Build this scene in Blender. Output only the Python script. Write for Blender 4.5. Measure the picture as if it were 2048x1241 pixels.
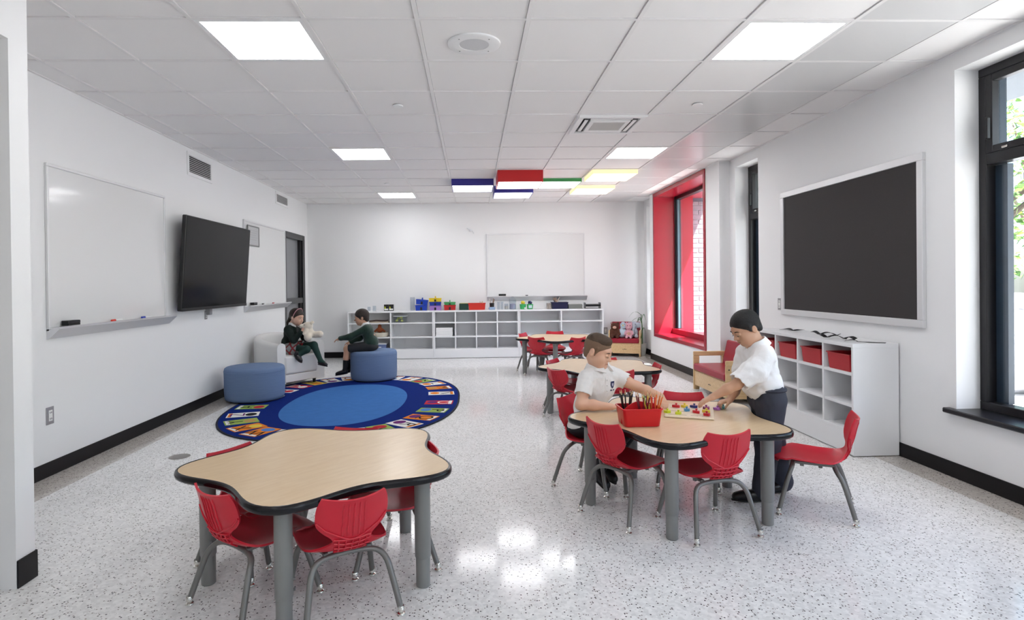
import bpy, bmesh, math, random
import numpy as np
from mathutils import Vector, Matrix
from mathutils.bvhtree import BVHTree

for _o in list(bpy.data.objects): bpy.data.objects.remove(_o, do_unlink=True)
SC = bpy.context.scene
COL = SC.collection
random.seed(7)
PI = math.pi

# ------------------------------------------------------------------ camera
def rot_ypr(yaw, pitch, roll):
    return Matrix.Rotation(yaw, 3, 'Z') @ Matrix.Rotation(pitch, 3, 'X') @ Matrix.Rotation(roll, 3, 'Y')
CAMPOS = Vector((0.2869, -3.2381, 1.2955))
_M = rot_ypr(-0.0303, -0.0061, 0.0110)
cam = bpy.data.cameras.new('camera')
cam.sensor_fit = 'HORIZONTAL'; cam.sensor_width = 36.0
cam.lens = 1181.65 * 36.0 / 2048.0
cam.shift_x = (1024 - 980.685) / 2048.0
cam.shift_y = -(620.5 - 574.785) / 2048.0
cam.clip_start = 0.05; cam.clip_end = 300
camo = bpy.data.objects.new('camera', cam)
camo.matrix_world = Matrix.Translation(CAMPOS) @ Matrix((
    (_M[0][0], _M[0][2], -_M[0][1]), (_M[1][0], _M[1][2], -_M[1][1]), (_M[2][0], _M[2][2], -_M[2][1]))).to_4x4()
COL.objects.link(camo); SC.camera = camo

# ------------------------------------------------------------------ world, sun, exposure
SC.view_settings.view_transform = 'Standard'
SC.view_settings.look = 'None'
SC.view_settings.gamma = 1.0
SC.view_settings.use_curve_mapping = False
SC.view_settings.exposure = 0.84
PANEL = 7.0          # emission of the ceiling LED panels
SKY = 0.4
world = bpy.data.worlds.new('world'); SC.world = world; world.use_nodes = True
wn = world.node_tree; wn.nodes.clear()
wo = wn.nodes.new('ShaderNodeOutputWorld'); wb = wn.nodes.new('ShaderNodeBackground')
ws = wn.nodes.new('ShaderNodeTexSky'); ws.sky_type = 'NISHITA'; ws.sun_disc = False
ws.sun_elevation = math.radians(52); ws.sun_rotation = math.radians(148); ws.air_density = 1.0; ws.dust_density = 2.0
wn.links.new(ws.outputs[0], wb.inputs[0]); wb.inputs[1].default_value = SKY
wn.links.new(wb.outputs[0], wo.inputs[0])
sun = bpy.data.lights.new('sun', 'SUN'); sun.energy = 16.0; sun.angle = math.radians(0.6); sun.color = (1.0, 0.95, 0.88)
suno = bpy.data.objects.new('sun', sun); COL.objects.link(suno)
suno.rotation_euler = Vector((-1.0, 1.6, -2.4)).to_track_quat('-Z', 'Y').to_euler()
suno.location = (12, -12, 20)

# ------------------------------------------------------------------ materials
MATS = {}
def mat(name, col, rough=0.5, metal=0.0, spec=0.5, coat=0.0, emit=None, es=0.0, noise=None, bump=None, sss=0.0, sheen=0.0, trans=0.0, ior=1.45):
    if name in MATS: return MATS[name]
    m = bpy.data.materials.new(name); m.use_nodes = True
    nt = m.node_tree; b = nt.nodes['Principled BSDF']
    c = tuple(col) + (1.0,) if len(col) == 3 else col
    b.inputs['Base Color'].default_value = c
    b.inputs['Roughness'].default_value = rough
    b.inputs['Metallic'].default_value = metal
    b.inputs['Specular IOR Level'].default_value = spec
    b.inputs['IOR'].default_value = ior
    if coat: b.inputs['Coat Weight'].default_value = coat; b.inputs['Coat Roughness'].default_value = 0.06
    if sheen: b.inputs['Sheen Weight'].default_value = sheen
    if trans: b.inputs['Transmission Weight'].default_value = trans
    if sss:
        b.inputs['Subsurface Weight'].default_value = sss
        b.inputs['Subsurface Radius'].default_value = (0.012, 0.005, 0.003); b.inputs['Subsurface Scale'].default_value = 0.5
    if emit is not None:
        b.inputs['Emission Color'].default_value = tuple(emit) + (1.0,); b.inputs['Emission Strength'].default_value = es
    tc = None
    if noise or bump:
        tc = nt.nodes.new('ShaderNodeTexCoord')
    if noise:   # (scale, amount)
        n = nt.nodes.new('ShaderNodeTexNoise'); n.inputs['Scale'].default_value = noise[0]; n.inputs['Detail'].default_value = 5
        mx = nt.nodes.new('ShaderNodeMix'); mx.data_type = 'RGBA'
        a = noise[1]
        mx.inputs[6].default_value = tuple(max(0, v * (1 - a)) for v in c[:3]) + (1,)
        mx.inputs[7].default_value = tuple(min(1, v * (1 + a)) for v in c[:3]) + (1,)
        nt.links.new(tc.outputs['Object'], n.inputs['Vector']); nt.links.new(n.outputs['Fac'], mx.inputs[0])
        nt.links.new(mx.outputs[2], b.inputs['Base Color'])
    if bump:    # (scale, strength, distance)
        n = nt.nodes.new('ShaderNodeTexNoise'); n.inputs['Scale'].default_value = bump[0]; n.inputs['Detail'].default_value = 4
        bp = nt.nodes.new('ShaderNodeBump'); bp.inputs['Strength'].default_value = bump[1]; bp.inputs['Distance'].default_value = bump[2]
        nt.links.new(tc.outputs['Object'], n.inputs['Vector']); nt.links.new(n.outputs['Fac'], bp.inputs['Height'])
        nt.links.new(bp.outputs[0], b.inputs['Normal'])
    MATS[name] = m
    return m

def terrazzo(name, base, dark_frac=0.17, scale=112.0, rough=0.10, tint=(0.5, 0.5, 0.5)):
    m = bpy.data.materials.new(name); m.use_nodes = True; nt = m.node_tree; b = nt.nodes['Principled BSDF']
    L = nt.links.new; N = nt.nodes.new
    tc = N('ShaderNodeTexCoord')
    v = N('ShaderNodeTexVoronoi'); v.inputs['Scale'].default_value = scale; L(tc.outputs['Object'], v.inputs['Vector'])
    sep = N('ShaderNodeSeparateColor'); L(v.outputs['Color'], sep.inputs[0])
    lt = N('ShaderNodeMath'); lt.operation = 'LESS_THAN'; lt.inputs[1].default_value = dark_frac; L(sep.outputs[0], lt.inputs[0])
    dd = N('ShaderNodeMath'); dd.operation = 'LESS_THAN'; dd.inputs[1].default_value = 0.42; L(v.outputs['Distance'], dd.inputs[0])
    mk = N('ShaderNodeMath'); mk.operation = 'MULTIPLY'; L(lt.outputs[0], mk.inputs[0]); L(dd.outputs[0], mk.inputs[1])
    v2 = N('ShaderNodeTexVoronoi'); v2.inputs['Scale'].default_value = scale * 0.62; L(tc.outputs['Object'], v2.inputs['Vector'])
    sep2 = N('ShaderNodeSeparateColor'); L(v2.outputs['Color'], sep2.inputs[0])
    mr = N('ShaderNodeMapRange'); mr.inputs[3].default_value = 0.86; mr.inputs[4].default_value = 1.06; L(sep2.outputs[1], mr.inputs[0])
    no = N('ShaderNodeTexNoise'); no.inputs['Scale'].default_value = 1.3; no.inputs['Detail'].default_value = 3; L(tc.outputs['Object'], no.inputs['Vector'])
    mr2 = N('ShaderNodeMapRange'); mr2.inputs[1].default_value = 0.3; mr2.inputs[2].default_value = 0.7; mr2.inputs[3].default_value = 0.95; mr2.inputs[4].default_value = 1.03; L(no.outputs[0], mr2.inputs[0])
    mm = N('ShaderNodeMath'); mm.operation = 'MULTIPLY'; L(mr.outputs[0], mm.inputs[0]); L(mr2.outputs[0], mm.inputs[1])
    sc = N('ShaderNodeVectorMath'); sc.operation = 'SCALE'; sc.inputs[0].default_value = base; L(mm.outputs[0], sc.inputs['Scale'])
    dk = N('ShaderNodeMix'); dk.data_type = 'RGBA'; dk.inputs[6].default_value = (0.035, 0.032, 0.035, 1); dk.inputs[7].default_value = (0.30, 0.27, 0.25, 1); L(sep.outputs[2], dk.inputs[0])
    mx = N('ShaderNodeMix'); mx.data_type = 'RGBA'; L(mk.outputs[0], mx.inputs[0]); L(sc.outputs[0], mx.inputs[6]); L(dk.outputs[2], mx.inputs[7])
    L(mx.outputs[2], b.inputs['Base Color'])
    b.inputs['Roughness'].default_value = rough; b.inputs['Specular IOR Level'].default_value = 0.27
    return m

def wood(name, c1, c2, scale=3.0, stretch=(1, 12, 12), rough=0.35, coat=0.2):
    m = bpy.data.materials.new(name); m.use_nodes = True; nt = m.node_tree; b = nt.nodes['Principled BSDF']
    L = nt.links.new; N = nt.nodes.new
    tc = N('ShaderNodeTexCoord'); mp = N('ShaderNodeMapping'); mp.inputs['Scale'].default_value = stretch; L(tc.outputs['Object'], mp.inputs[0])
    n = N('ShaderNodeTexNoise'); n.inputs['Scale'].default_value = scale; n.inputs['Detail'].default_value = 6; n.inputs['Distortion'].default_value = 0.6; L(mp.outputs[0], n.inputs['Vector'])
    mr = N('ShaderNodeMapRange'); mr.inputs[1].default_value = 0.3; mr.inputs[2].default_value = 0.7; L(n.outputs[0], mr.inputs[0])
    mx = N('ShaderNodeMix'); mx.data_type = 'RGBA'; mx.inputs[6].default_value = c1 + (1,); mx.inputs[7].default_value = c2 + (1,); L(mr.outputs[0], mx.inputs[0])
    L(mx.outputs[2], b.inputs['Base Color']); b.inputs['Roughness'].default_value = rough
    b.inputs['Coat Weight'].default_value = coat; b.inputs['Coat Roughness'].default_value = 0.15
    return m

def glass_mat(name, tint=(0.95, 0.98, 1.0), refl=1.0):
    m = bpy.data.materials.new(name); m.use_nodes = True; nt = m.node_tree; nt.nodes.clear()
    o = nt.nodes.new('ShaderNodeOutputMaterial'); t = nt.nodes.new('ShaderNodeBsdfTransparent'); g = nt.nodes.new('ShaderNodeBsdfGlossy')
    t.inputs[0].default_value = tint + (1,); g.inputs['Roughness'].default_value = 0.02
    f = nt.nodes.new('ShaderNodeLayerWeight'); f.inputs[0].default_value = 0.5
    pw = nt.nodes.new('ShaderNodeMath'); pw.operation = 'POWER'; pw.inputs[1].default_value = 4.0
    mu = nt.nodes.new('ShaderNodeMath'); mu.operation = 'MULTIPLY_ADD'; mu.inputs[1].default_value = 0.6 * refl; mu.inputs[2].default_value = 0.035 * refl
    mx = nt.nodes.new('ShaderNodeMixShader'); nt.links.new(f.outputs['Facing'], pw.inputs[0]); nt.links.new(pw.outputs[0], mu.inputs[0]); nt.links.new(mu.outputs[0], mx.inputs[0])
    nt.links.new(t.outputs[0], mx.inputs[1]); nt.links.new(g.outputs[0], mx.inputs[2]); nt.links.new(mx.outputs[0], o.inputs[0])
    return m

M_WALL = mat('wall_paint', (0.86, 0.86, 0.865), 0.6, bump=(350, 0.03, 0.001))
M_TILE = mat('ceiling_tile', (0.86, 0.845, 0.84), 0.85, bump=(220, 0.15, 0.001))
M_GRID = mat('ceiling_grid', (0.82, 0.805, 0.80), 0.6)
M_BASE = mat('black_vinyl_base', (0.008, 0.007, 0.008), 0.4, spec=0.25)
M_FLOOR = terrazzo('terrazzo_floor', (0.80, 0.795, 0.785))
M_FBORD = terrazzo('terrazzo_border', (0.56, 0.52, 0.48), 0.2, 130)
M_WHITE = mat('white_laminate', (0.84, 0.845, 0.86), 0.35)
M_WHITEB = mat('white_laminate_back', (0.78, 0.785, 0.80), 0.5)
M_ALU = mat('aluminium', (0.72, 0.72, 0.74), 0.35, 0.85)
M_ALUL = mat('satin_aluminium', (0.74, 0.74, 0.75), 0.4, 0.3)
M_CHROME = mat('chrome', (0.75, 0.73, 0.68), 0.15, 1.0)
M_BOARD = mat('whiteboard_enamel', (0.79, 0.79, 0.79), 0.12, coat=0.3)
M_BLACK = mat('black_plastic', (0.012, 0.012, 0.013), 0.4)
M_SCREEN = mat('tv_screen', (0.008, 0.008, 0.009), 0.16, spec=0.10)
M_FRAME = mat('black_window_frame', (0.010, 0.009, 0.011), 0.32)
M_FRAMEO = mat('grey_blue_frame', (0.030, 0.045, 0.065), 0.4)
M_REDP = mat('red_panel', (0.33, 0.010, 0.026), 0.25)
M_PANELF = mat('light_trim', (0.85, 0.85, 0.85), 0.4)
M_LED = mat('led_diffuser', (0.9, 0.9, 0.9), 0.5, emit=(0.975, 0.98, 1.0), es=PANEL)
M_LEDB = mat('light_box_diffuser', (0.9, 0.9, 0.9), 0.5, emit=(0.975, 0.98, 1.0), es=PANEL * 0.6)
M_GREY = mat('grey_metal', (0.215, 0.215, 0.21), 0.42, 0.0, coat=0.15)
M_GREYL = mat('chair_leg_metal', (0.185, 0.18, 0.172), 0.38, 0.35)
M_RED = mat('red_plastic', (0.57, 0.018, 0.036), 0.33, spec=0.45)
M_REDD = mat('red_vinyl', (0.33, 0.012, 0.030), 0.35)
M_TOP = wood('maple_laminate', (0.69, 0.495, 0.29), (0.755, 0.57, 0.36), 4.0, (2, 14, 10), 0.28)
M_MAPLE = wood('maple_ply', (0.66, 0.45, 0.22), (0.78, 0.56, 0.31), 3.0, (12, 1.5, 12), 0.35)
M_EDGE = mat('black_edge', (0.006, 0.006, 0.008), 0.2, spec=0.3, coat=0.12)
M_NBOARD = mat('charcoal_felt', (0.034, 0.030, 0.030), 0.75, noise=(400, 0.25))
M_GLASS = glass_mat('window_glass')
M_CLEAR = glass_mat('clear_plastic', (0.90, 0.92, 0.94), 1.0)

# ------------------------------------------------------------------ helpers
def tag(o, label=None, cat=None, group=None, kind=None):
    if label: o['label'] = label
    if cat: o['category'] = cat
    if group: o['group'] = group
    if kind: o['kind'] = kind
    return o
def empty(name, loc=(0, 0, 0), rz=0.0, label=None, cat=None, group=None, kind=None):
    o = bpy.data.objects.new(name, None); COL.objects.link(o); o.location = loc; o.rotation_euler = (0, 0, rz)
    o.empty_display_size = 0.1
    return tag(o, label, cat, group, kind)
def copy_tree(o, parent=None):
    c = o.copy(); COL.objects.link(c)
    if parent is not None: c.parent = parent
    for ch in o.children: copy_tree(ch, c)
    return c

class MB:
    """collects shapes, builds one mesh object"""
    def __init__(s): s.v = []; s.f = []; s.m = []
    def add(s, vs, fs, mi=0):
        o = len(s.v); s.v.extend([tuple(p) for p in vs]); s.f.extend([tuple(i + o for i in f) for f in fs]); s.m.extend([mi] * len(fs)); return s
    def box(s, x0, x1, y0, y1, z0, z1, mi=0, b=0.0):
        if x0 > x1: x0, x1 = x1, x0
        if y0 > y1: y0, y1 = y1, y0
        if z0 > z1: z0, z1 = z1, z0
        b = min(b, (x1 - x0) * .45, (y1 - y0) * .45, (z1 - z0) * .45)
        if b <= 0:
            vs = [(x0, y0, z0), (x1, y0, z0), (x1, y1, z0), (x0, y1, z0), (x0, y0, z1), (x1, y0, z1), (x1, y1, z1), (x0, y1, z1)]
            return s.add(vs, [(0, 3, 2, 1), (4, 5, 6, 7), (0, 1, 5, 4), (1, 2, 6, 5), (2, 3, 7, 6), (3, 0, 4, 7)], mi)
        # chamfered box: 24 verts
        X = (x0, x1); Y = (y0, y1); Z = (z0, z1); vs = []; idx = {}
        for i in (0, 1):
            for j in (0, 1):
                for k in (0, 1):
                    sx = b if i == 0 else -b; sy = b if j == 0 else -b; sz = b if k == 0 else -b
                    idx[i, j, k, 0] = len(vs); vs.append((X[i], Y[j] + sy, Z[k] + sz))
                    idx[i, j, k, 1] = len(vs); vs.append((X[i] + sx, Y[j], Z[k] + sz))
                    idx[i, j, k, 2] = len(vs); vs.append((X[i] + sx, Y[j] + sy, Z[k]))
        fs = []
        def q(a, flip): fs.append(tuple(a[::-1]) if flip else tuple(a))
        for i in (0, 1): q([idx[i, 0, 0, 0], idx[i, 1, 0, 0], idx[i, 1, 1, 0], idx[i, 0, 1, 0]], i == 0)
        for j in (0, 1): q([idx[0, j, 0, 1], idx[1, j, 0, 1], idx[1, j, 1, 1], idx[0, j, 1, 1]], j == 1)
        for k in (0, 1): q([idx[0, 0, k, 2], idx[1, 0, k, 2], idx[1, 1, k, 2], idx[0, 1, k, 2]], k == 0)
        for j in (0, 1):
            for k in (0, 1): q([idx[0, j, k, 1], idx[1, j, k, 1], idx[1, j, k, 2], idx[0, j, k, 2]], (j ^ k) == 0)
        for i in (0, 1):
            for k in (0, 1): q([idx[i, 0, k, 0], idx[i, 1, k, 0], idx[i, 1, k, 2], idx[i, 0, k, 2]], (i ^ k) == 1)
        for i in (0, 1):
            for j in (0, 1): q([idx[i, j, 0, 0], idx[i, j, 1, 0], idx[i, j, 1, 1], idx[i, j, 0, 1]], (i ^ j) == 0)
        for i in (0, 1):
            for j in (0, 1):
                for k in (0, 1): q([idx[i, j, k, 0], idx[i, j, k, 1], idx[i, j, k, 2]], (i + j + k) % 2 == 0)
        return s.add(vs, fs, mi)
    def tube(s, pts, r, n=10, mi=0, caps=True, flat=None):
        pts = [Vector(p) for p in pts]; k = len(pts)
        rs = r if isinstance(r, (list, tuple)) else [r] * k
        T = [(pts[min(i + 1, k - 1)] - pts[max(i - 1, 0)]).normalized() for i in range(k)]
        up = Vector((0, 0, 1)) if abs(T[0].z) < 0.9 else Vector((1, 0, 0))
        u = T[0].cross(up).normalized(); rings = []; vs = []
        for i in range(k):
            u = (u - T[i] * u.dot(T[i])).normalized(); w = T[i].cross(u)
            for a in range(n):
                c, d = math.cos(2 * PI * a / n), math.sin(2 * PI * a / n)
                vs.append(pts[i] + u * (c * rs[i]) + w * (d * rs[i] * (flat or 1.0)))
        fs = []
        for i in range(k - 1):
            for a in range(n):
                b2 = (a + 1) % n; fs.append((i * n + a, i * n + b2, (i + 1) * n + b2, (i + 1) * n + a))
        if caps: fs.append(tuple(range(n))[::-1]); fs.append(tuple((k - 1) * n + a for a in range(n)))
        return s.add(vs, fs, mi)
    def lathe(s, prof, n=24, mi=0, c=(0, 0, 0)):
        vs = []; fs = []; k = len(prof)
        for (r, z) in prof:
            for a in range(n): vs.append((c[0] + r * math.cos(2 * PI * a / n), c[1] + r * math.sin(2 * PI * a / n), c[2] + z))
        for i in range(k - 1):
            for a in range(n):
                b2 = (a + 1) % n; fs.append((i * n + a, i * n + b2, (i + 1) * n + b2, (i + 1) * n + a))
        if prof[0][0] > 1e-6: fs.append(tuple(range(n))[::-1])
        if prof[-1][0] > 1e-6: fs.append(tuple((k - 1) * n + a for a in range(n)))
        return s.add(vs, fs, mi)
    def prism(s, poly, z0, z1, mi=0):
        n = len(poly); vs = [(x, y, z0) for x, y in poly] + [(x, y, z1) for x, y in poly]
        fs = [tuple(range(n))[::-1], tuple(range(n, 2 * n))] + [(i, (i + 1) % n, n + (i + 1) % n, n + i) for i in range(n)]
        return s.add(vs, fs, mi)
    def ell(s, c, r, n=16, m=10, mi=0, rot=None):
        vs = []; fs = []
        for j in range(m + 1):
            ph = PI * j / m
            for a in range(n):
                p = Vector((r[0] * math.sin(ph) * math.cos(2 * PI * a / n), r[1] * math.sin(ph) * math.sin(2 * PI * a / n), -r[2] * math.cos(ph)))
                if rot is not None: p = rot @ p
                vs.append(p + Vector(c))
        for j in range(m):
            for a in range(n):
                b2 = (a + 1) % n; fs.append((j * n + a, j * n + b2, (j + 1) * n + b2, (j + 1) * n + a))
        return s.add(vs, fs, mi)
    def xf(s, M4):
        s.v = [tuple(M4 @ Vector(p)) for p in s.v]; return s
    def mesh(s, name, mats, smooth=False):
        me = bpy.data.meshes.new(name); me.from_pydata(s.v, [], s.f)
        for m in (mats if isinstance(mats, (list, tuple)) else [mats]): me.materials.append(m)
        if any(s.m): me.polygons.foreach_set('material_index', s.m)
        if smooth:
            me.polygons.foreach_set('use_smooth', [True] * len(me.polygons))
            try: me.set_sharp_from_angle(angle=math.radians(smooth if smooth > 1 else 40))
            except Exception: pass
        me.update()
        return me
    def build(s, name, mats, parent=None, smooth=False, loc=None, rz=0.0):
        o = bpy.data.objects.new(name, s.mesh(name, mats, smooth)); COL.objects.link(o)
        if parent is not None: o.parent = parent
        if loc is not None: o.location = loc
        if rz: o.rotation_euler = (0, 0, rz)
        return o
def link_mesh(name, me, parent=None, loc=(0, 0, 0), rz=0.0):
    o = bpy.data.objects.new(name, me); COL.objects.link(o)
    if parent is not None: o.parent = parent
    o.location = loc; o.rotation_euler = (0, 0, rz); return o
def structure(o): o['kind'] = 'structure'; return o
def cr(P, n):
    """Catmull-Rom resample of a list of tuples"""
    P = [np.array(p, float) for p in P]; out = []
    seg = len(P) - 1
    for i in range(n):
        t = i / (n - 1) * seg; k = min(int(t), seg - 1); u = t - k
        p0, p1, p2, p3 = P[max(k - 1, 0)], P[k], P[k + 1], P[min(k + 2, seg)]
        out.append(0.5 * ((2 * p1) + (-p0 + p2) * u + (2 * p0 - 5 * p1 + 4 * p2 - p3) * u * u + (-p0 + 3 * p1 - 3 * p2 + p3) * u ** 3))
    return out
def text_mesh(s, size, depth=0.0):
    cu = bpy.data.curves.new('t', 'FONT'); cu.body = s; cu.size = size; cu.align_x = 'CENTER'; cu.align_y = 'CENTER'; cu.extrude = depth
    ob = bpy.data.objects.new('t', cu); COL.objects.link(ob)
    bpy.context.view_layer.update()
    me = bpy.data.meshes.new_from_object(ob.evaluated_get(bpy.context.evaluated_depsgraph_get()))
    bpy.data.objects.remove(ob); bpy.data.curves.remove(cu); return me

# ------------------------------------------------------------------ room dimensions
XL, XR, YB, CE = -2.64, 3.403, 7.377, 2.742
XB, YB0, YB1 = 3.275, 3.81, 6.60          # projecting pier with the red window
YF = -7.0                                  # wall behind the camera
XE, YE = -1.69, -0.53                      # entry block at the left
G = 0.6096

# ---- floor
fl = MB(); fl.box(XL - 0.1, XR + 0.05, YF, YB + 0.1, -0.1, 0.0)
FLOOR = structure(fl.build('floor', M_FLOOR)); 
def strip(x0, x1, y0, y1):
    o = MB().box(x0, x1, y0, y1, -0.001, 0.0012).build('floor_border', M_FBORD, FLOOR); return o
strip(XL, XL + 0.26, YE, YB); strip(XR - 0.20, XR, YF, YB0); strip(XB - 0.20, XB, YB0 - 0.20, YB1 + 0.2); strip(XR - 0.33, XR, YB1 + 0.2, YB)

# ---- walls
W = MB().box(XL - 0.15, XR + 0.3, YB, YB + 0.15, 0, CE + 0.3); structure(W.build('wall_back', M_WALL))
W = MB().box(XL - 0.15, XL, YE - 0.5, 6.07, 0, CE + 0.3); W.box(XL - 0.15, XL, 7.18, YB, 0, CE + 0.3); W.box(XL - 0.15, XL, 6.07, 7.18, 2.16, CE + 0.3)
structure(W.build('wall_left', M_WALL))
W = MB().box(XL - 0.15, XR + 0.3, YF - 0.15, YF, 0, CE + 0.3); structure(W.build('wall_front', M_WALL))
# right wall with openings  (y0,y1,z0,z1)
def wall_x(x0, x1, ya, yb, holes):
    w = MB(); hs = sorted(holes); y = ya
    for (a, b, c, d) in hs:
        w.box(x0, x1, y, a, 0, CE + 0.3)
        if c > 0: w.box(x0, x1, a, b, 0, c)
        w.box(x0, x1, a, b, d, CE + 0.3); y = b
    w.box(x0, x1, y, yb, 0, CE + 0.3); return w
WIN_NEAR = (-2.3, 0.48, 0.45, 2.635); WIN_NAR = (3.10, 3.66, 0.45, 2.635); WIN_FAR = (6.72, 7.22, 0.45, 2.635); WIN_RED = (4.23, 6.40, 0.40, 2.735)
WIN_BACK = (-6.2, -3.4, 0.45, 2.635)
structure(wall_x(XR, XR + 0.30, YF, YB0, [WIN_BACK, WIN_NEAR, WIN_NAR]).build('wall_right', M_WALL))
structure(wall_x(XB, XR + 0.30, YB0, YB1, [WIN_RED]).build('wall_pier', M_WALL))
structure(wall_x(XR, XR + 0.30, YB1, YB + .15, [WIN_FAR]).build('wall_corner', M_WALL))
# entry block (left foreground): wall end with a door recess
W = MB(); W.box(XE - 0.12, XE, -0.64, YE, 0, CE + 0.3); W.box(XE - 0.12, XE, -1.75, -0.64, 2.37, CE + 0.3); W.box(XE - 0.12, XE, YF, -1.75, 0, CE + 0.3)
W.box(XL - 0.15, XE - 0.12, YE - 0.12, YE, 0, CE + 0.3)
structure(W.build('wall_entry', M_WALL))
M_BEIGE = mat('beige_paint', (0.50, 0.45, 0.40), 0.6)
W = MB().box(XE - 0.95, XE - 0.12, -1.9, -0.72, 0, 0.002); W.v = []; W.f = []; W.m = []
W.box(XE - 0.60, XE - 0.121, -0.70, -0.641, 0, 2.37); W.box(XE - 0.64, XE - 0.60, -1.9, -0.641, 0, 2.45); W.box(XE - 0.60, XE - 0.121, -1.81, -1.75, 0, 2.37); W.box(XE - 0.60, XE - 0.121, -1.9, -0.641, 2.37, 2.45)
structure(W.build('trim_1', M_BEIGE))

# ---- baseboards
def baseboard(name, *boxes):
    b = MB()
    for bx in boxes: b.box(*bx, b=0.003)
    return structure(b.build(name, M_BASE))
BH = 0.102; BT = 0.008
baseboard('baseboard_left', (XL, XL + BT, YE, 6.05, 0, BH), (XL, XL + BT, 7.2, YB, 0, BH))
baseboard('baseboard_back', (XL, XR, YB - BT, YB, 0, BH))
baseboard('baseboard_right', (XR - BT, XR, YF, YB0, 0, BH))
baseboard('baseboard_pier', (XB - BT, XB, YB0 - BT, YB1 + BT, 0, BH), (XB, XR, YB0 - BT, YB0, 0, BH), (XB, XR, YB1, YB1 + BT, 0, BH), (XR - BT, XR, YB1, YB, 0, BH))
baseboard('baseboard_entry', (XE, XE + BT, -0.64, YE + BT, 0, BH + .02), (XL, XE + BT, YE, YE + BT, 0, BH + .02), (XE, XE + BT, YF, -1.75, 0, BH + .02))

# ---- ceiling: slab, grid, tiles
cl = MB().box(XL - 0.1, XR + 0.1, YF, YB + 0.1, CE + 0.06, CE + 0.1)
CEIL = structure(cl.build('ceiling', M_TILE))
LIGHTS = [(-2, 0, 'front left'), (3, 0, 'front right'), (-2, 5, 'm'), (3, 5, 'm'), (-2, 10, 'b')]
BOXES = [(1, 7), (0, 8), (2, 8), (1, 9), (3, 7), (3, 9)]
SKIP = {(c, r) for c, r, _ in LIGHTS} | {(2, 3)}
cols = list(range(-5, 6)); rows = list(range(-2, 13))
def span(i, lo, hi): return max(i * G, lo), min((i + 1) * G, hi)
M_RADI = mat('radiant_panel', (0.66, 0.655, 0.655), 0.28, spec=0.5)
me_rad = MB().box(0.013, G - 0.013, 0.013, G - 0.013, -0.001, 0.02, b=0.002).mesh('radiant_panel', M_RADI)
me_tile = MB().box(0.013, G - 0.013, 0.013, G - 0.013, 0.004, 0.02, b=0.003).mesh('ceiling_tile', M_TILE)
for c in cols:
    for r in rows:
        if (c, r) in SKIP: continue
        x0, x1 = span(c, XL, XR); y0, y1 = span(r, YF, YB)
        if x1 - x0 < 0.03 or y1 - y0 < 0.03: continue
        if c == 4 and y1 - y0 > G - .01: link_mesh('radiant_panel', me_rad, CEIL, (c * G, r * G, CE))
        elif x1 - x0 > G - 0.01 and y1 - y0 > G - 0.01: link_mesh('ceiling_tile', me_tile, CEIL, (c * G, r * G, CE))
        else: MB().box(x0 + 0.013, x1 - 0.013, y0 + 0.013, y1 - 0.013, CE + 0.004, CE + 0.02, b=0.003).build('ceiling_tile', M_TILE, CEIL)
t = MB()
RL = [r for r in range(-12, 0)]
for c in cols:
    for r in range(-12, -2):
        if (c, r) in ((-2, -5), (3, -5), (-2, -10), (3, -10)): continue
        x0, x1 = span(c, XL, XR)
        t.box(x0 + .013, x1 - .013, r * G + .013, (r + 1) * G - .013, CE + .004, CE + .02)
o = t.build('ceiling_tile', M_TILE, CEIL); o['kind'] = 'stuff'
g = MB()
for c in range(-4, 6): g.box(c * G - 0.012, c * G + 0.012, YF, YB, CE - 0.003, CE + 0.03)
o = g.build('main_runners', M_GRID, CEIL)
g = MB()
for r in range(-11, 13): g.box(XL, XR, r * G - 0.012, r * G + 0.012, CE - 0.0025, CE + 0.03)
for a in ((XL, XL + 0.02, YF, YB), (XR - 0.02, XR, YF, YB), (XL, XR, YB - 0.02, YB)): g.box(*a, CE - 0.003, CE + 0.03)
for a in ((XB - .02, XB, YB0, YB1), (XB - .02, XR, YB0 - .02, YB0), (XB - .02, XR, YB1, YB1 + .02)): g.box(*a, CE - 0.003, CE + 0.03)
g.build('cross_tees', M_GRID, CEIL)

# ---- ceiling lights
def ceiling_light(c, r, label):
    o = empty('ceiling_light', (c * G, r * G, CE), 0, label, 'ceiling light', 'square ceiling panels')
    f = MB(); e = 0.013; w = 0.022
    f.box(e, G - e, e, e + w, -0.002, 0.03); f.box(e, G - e, G - e - w, G - e, -0.002, 0.03); f.box(e, e + w, e + w, G - e - w, -0.002, 0.03); f.box(G - e - w, G - e, e + w, G - e - w, -0.002, 0.03)
    f.build('frame', M_PANELF, o)
    MB().box(e + w, G - e - w, e + w, G - e - w, 0.0, 0.02).build('diffuser', M_LED, o)
    return o
ceiling_light(-2, 0, 'large bright square ceiling light panel nearest the left, above the front table')
ceiling_light(3, 0, 'large bright square ceiling light panel nearest the right, above the standing boy')
ceiling_light(-2, 5, 'square ceiling light panel left of centre, second in the left row')
ceiling_light(3, 5, 'square ceiling light panel behind the air conditioner, beside the pale yellow box')
ceiling_light(-2, 10, 'small far ceiling light panel left of the coloured boxes near the back wall')
for c, r, l in ((-2, -5, 'square ceiling light panel just behind the camera on the entry side'), (3, -5, 'square ceiling light panel just behind the camera on the window side'), (-2, -10, 'square ceiling light panel far behind the camera on the entry side'), (3, -10, 'square ceiling light panel far behind the camera on the window side')):
    ceiling_light(c, r, l)

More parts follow.
